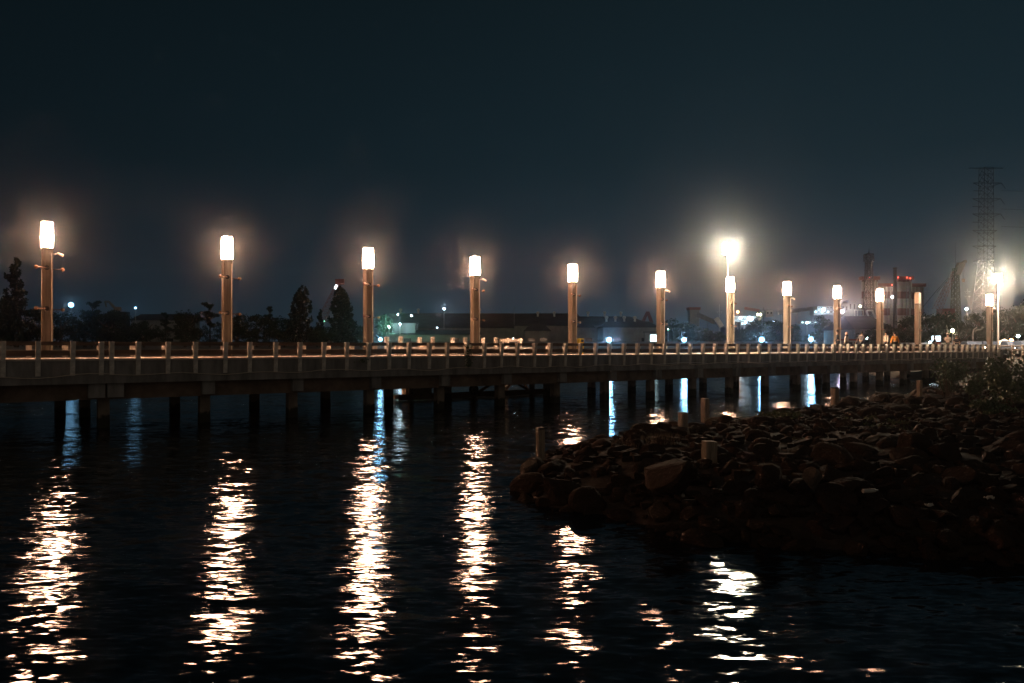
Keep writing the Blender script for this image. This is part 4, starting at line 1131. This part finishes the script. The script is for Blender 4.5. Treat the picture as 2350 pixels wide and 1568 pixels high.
MB().tube(rel(1988,713,385,af),rel(1997,738,385,af),.5,n=4).tube(rel(1990,713,385,af),rel(2004,713,385,af),.4,n=4).tube(rel(2002,713,385,af),rel(2012,738,385,af),.5,n=4).build('frame',M['white'],af)
rc=empty('lattice_crane',(WX(1485,420),420,FZ),0,'small reddish A-frame crane on the skyline left of the sixth lamp','crane')
lattice(MB(),rel(1474,742,420,rc),rel(1486,716,420,rc),1.4,1.0,6,.16).build('jib',M['redp'],rc)
lattice(MB(),rel(1496,742,420,rc),rel(1487,716,420,rc),1.4,1.0,6,.16).build('back_stay',M['redp'],rc)
# port lights
pl=[(1680,739,370,'portw',.5,'by the gantry truss left end'),(1699.6,730,377,'portw',.55,'left one on the truss'),(1719.5,730,377,'portw',.65,'middle one on the truss'),(1726.8,731,377,'portw',.4,'right one on the truss'),
    (1711,741,372,'portw',.5,'below the truss'),(1669,737,372,'portw',.4,'beside the tall floodlight pole'),(1775,739,380,'portw',.6,'among the trees left of the eighth lamp'),(1890,711,433,'portw',.9,'on the white ship cabin'),
    (1938.5,730,300,'portw',.5,'below the pinkish floodlight'),(1968,731,320,'portw',.75,'bright one under the gantry frame'),(1974,703,430,'yellowg',.5,'small pair above the gantry frame'),(1693,716,400,'orange',.6,'amber one above the truss'),
    (1739.5,722,400,'yellowg',.5,'left amber pair'),(1745,722,400,'yellowg',.5,'right amber pair'),(2218,709.5,200,'portw',.30,'beyond the tree tops left of the last lamp'),(2048,682,590,'portw',.8,'beside the chimney'),
    (2186,759,140,'yellowg',.30,'round yellow bulb above the seated people'),(1533,756,236,'greeng',.16,'green-white one in the trees right of the sixth lamp'),(1852,741,430,'portw',.6,'on the ship deck'),
    (1180.0*0+1178,777,232,'portw',.10,'tiny one on the sea wall left of the fifth lamp'),(1003,752,262,'portw',.16,'small one on the shed pole'),(744,737,226,'greeng',.06,'tiny green-white one between the conifers')]
for px,py,Y,m,rad,ds in pl: shorelamp(px,py,Y,M[m],rad,'harbour light, '+ds, group='harbour lights', cat='lamp', face=False)

# ------------------------------------------------------------------ right bank: stalls, lamps, vehicles
st=empty('market_stall',(WX(2148,120),120,2.4),0,'white-canopied stall with a bright backlit sign behind the seated people','stall')
def rs(px,py): return rel(px,py,120,st)
a=rs(2087,791);b=rs(2203,789)
MB().box(a.x,b.x,-.02,3,rs(0,788).z,rs(0,788).z+.08).build('canopy',M['white'],st)
MB().box(a.x,b.x,-.1,-.03,rs(0,790).z,rs(0,787.5).z).build('canopy_edge',M['white'],st)
for px in (2093,2110,2130,2165,2190,2202): MB().tube((rs(px,0).x,0,0),(rs(px,0).x,0,rs(0,789).z),.05,n=5).build('leg',M['white'],st)
s_=MB().box(rs(2139.5,0).x,rs(2157,0).x,-.2,.1,rs(0,783).z,rs(0,771.5).z).build('sign',M['signw'],st)
MB().box(rs(2146,0).x,rs(2158,0).x,-.25,-.15,rs(0,791).z,rs(0,785.5).z).build('banner',M['redp'],st)
shorelamp(2134,786,118,M['portw'],.16,'white bulb under the stall canopy',gz=2.4,group='bulbs on the right bank',cat='lamp',face=False)
shorelamp(2321,781,110,M['orange'],.22,'warm star-like lamp near the right edge',gz=2.4,group='bulbs on the right bank',cat='lamp',face=False)
shorelamp(2336.5,771.5,96,M['portw'],.17,'cool lamp on a curly white post at the right edge',gz=2.4,group='bulbs on the right bank',cat='lamp',face=False)
# parasol tent lit from within
tn=empty('tent',(WX(2305,92),92,2.4),0,'small cream tent glowing from within near the right edge','tent')
MB().add([(-1.1,-.9,1.05),(1.1,-.9,1.05),(1.1,.9,1.05),(-1.1,.9,1.05),(0,0,1.75)],[(0,1,4),(1,2,4),(2,3,4),(3,0,4)]).build('canopy',emis('lit_tent_cloth',(1,.75,.5),1.6),tn)
for x in (-1,1):
    for y in (-.8,.8): MB().tube((x,y,0),(x,y,1.05),.03,n=5).build('leg',M['steel'],tn)
# twisted unlit lamp post
tp=empty('curved_lamp_post',(WX(2233,100),100,2.4),0,'slim unlit lamp post with a curved top left of the last lamp','lamp post')
MB().path([(0,0,0),(0,0,WZ(762,100)-2.4),(.05,0,WZ(757,100)-2.4),(.25,0,WZ(754,100)-2.4),(.5,0,WZ(752,100)-2.4)],.06,6).build('pole',M['steel'],tp)
# parked motorbikes / cars seen by their lamps through the rail
def car(px,Y,label,rot):
    r=empty('parked_car',(WX(px,Y),Y,2.45),rot,label,'car','cars behind the footbridge on the right bank')
    prof=[(-2.1,.35),(-2.15,.75),(-1.3,.85),(-.8,1.38),(.7,1.42),(1.3,.9),(2.1,.8),(2.15,.35)]
    n=len(prof); mb=MB(); mb.add([(x,-.8,z) for x,z in prof]+[(x,.8,z) for x,z in prof],[tuple(range(n)),tuple(range(n,2*n))[::-1]]+[(i,n+i,n+(i+1)%n,(i+1)%n) for i in range(n)])
    mb.build('body',M['hull'],r,bevel=.04)
    for x in (-1.35,1.35):
        for y in (-.8,.8): MB().tube((x,y-.09,.32),(x,y+.09,.32),.32,n=12).build('wheel',M['tyre'],r)
    MB().box(-.7,.6,-.81,-.803,.9,1.3).build('window',M['window'],r)
    for y in (-.6,.6): MB().sphere((-2.14,y,.62),.12,8,5).build('headlight',M['headl'],r)
M['headl']=emis('headlight_glow',(1,.82,.6),26)
car(2229,92,'dark parked car with round headlights, left of the last lamp',R(80)); car(2268,92,'dark parked car with headlights just behind the last lamp',R(75)); car(2322,88,'dark parked car with headlights near the right edge',R(78))
car(2352,86,'dark parked car cut by the right edge',R(80))
# bank-side rail posts (wider spacing beyond the bridge end)
br=empty('bank_railing',(0,0,0),0,'low railing on the bank continuing beyond the footbridge at the right edge','railing')
prev=None
for px,Y in ((2292,74),(2325,69),(2349,62),(2385,54),(2430,46)):
    p=W(px,0,Y); z0=DZ-.5
    MB().box(p.x-.1,p.x+.1,Y-.08,Y+.08,2.0,3.38).build('post',M['post'],br)
    if prev is not None:
        for zz in (3.27,2.95): MB().tube((prev[0],prev[1]+.12,zz),(p.x,Y+.12,zz),.07,n=4).build('handrail',M['rail'],br)
    prev=(p.x,Y)

# ------------------------------------------------------------------ haze
hm=bpy.data.materials.new('night_haze'); hm.use_nodes=True; t=hm.node_tree; t.nodes.clear()
out=N(t,'ShaderNodeOutputMaterial'); pv=N(t,'ShaderNodeVolumePrincipled')
pv.inputs['Color'].default_value=(.85,.88,.92,1); pv.inputs['Density'].default_value=.00036; pv.inputs['Anisotropy'].default_value=.975
t.links.new(pv.outputs[0],out.inputs['Volume'])
hz=MB().box(-890,1090,-50,1230,-2.2,125).build('haze',hm); tag(hz,'thin night haze in the air over water and harbour','haze',kind='stuff')
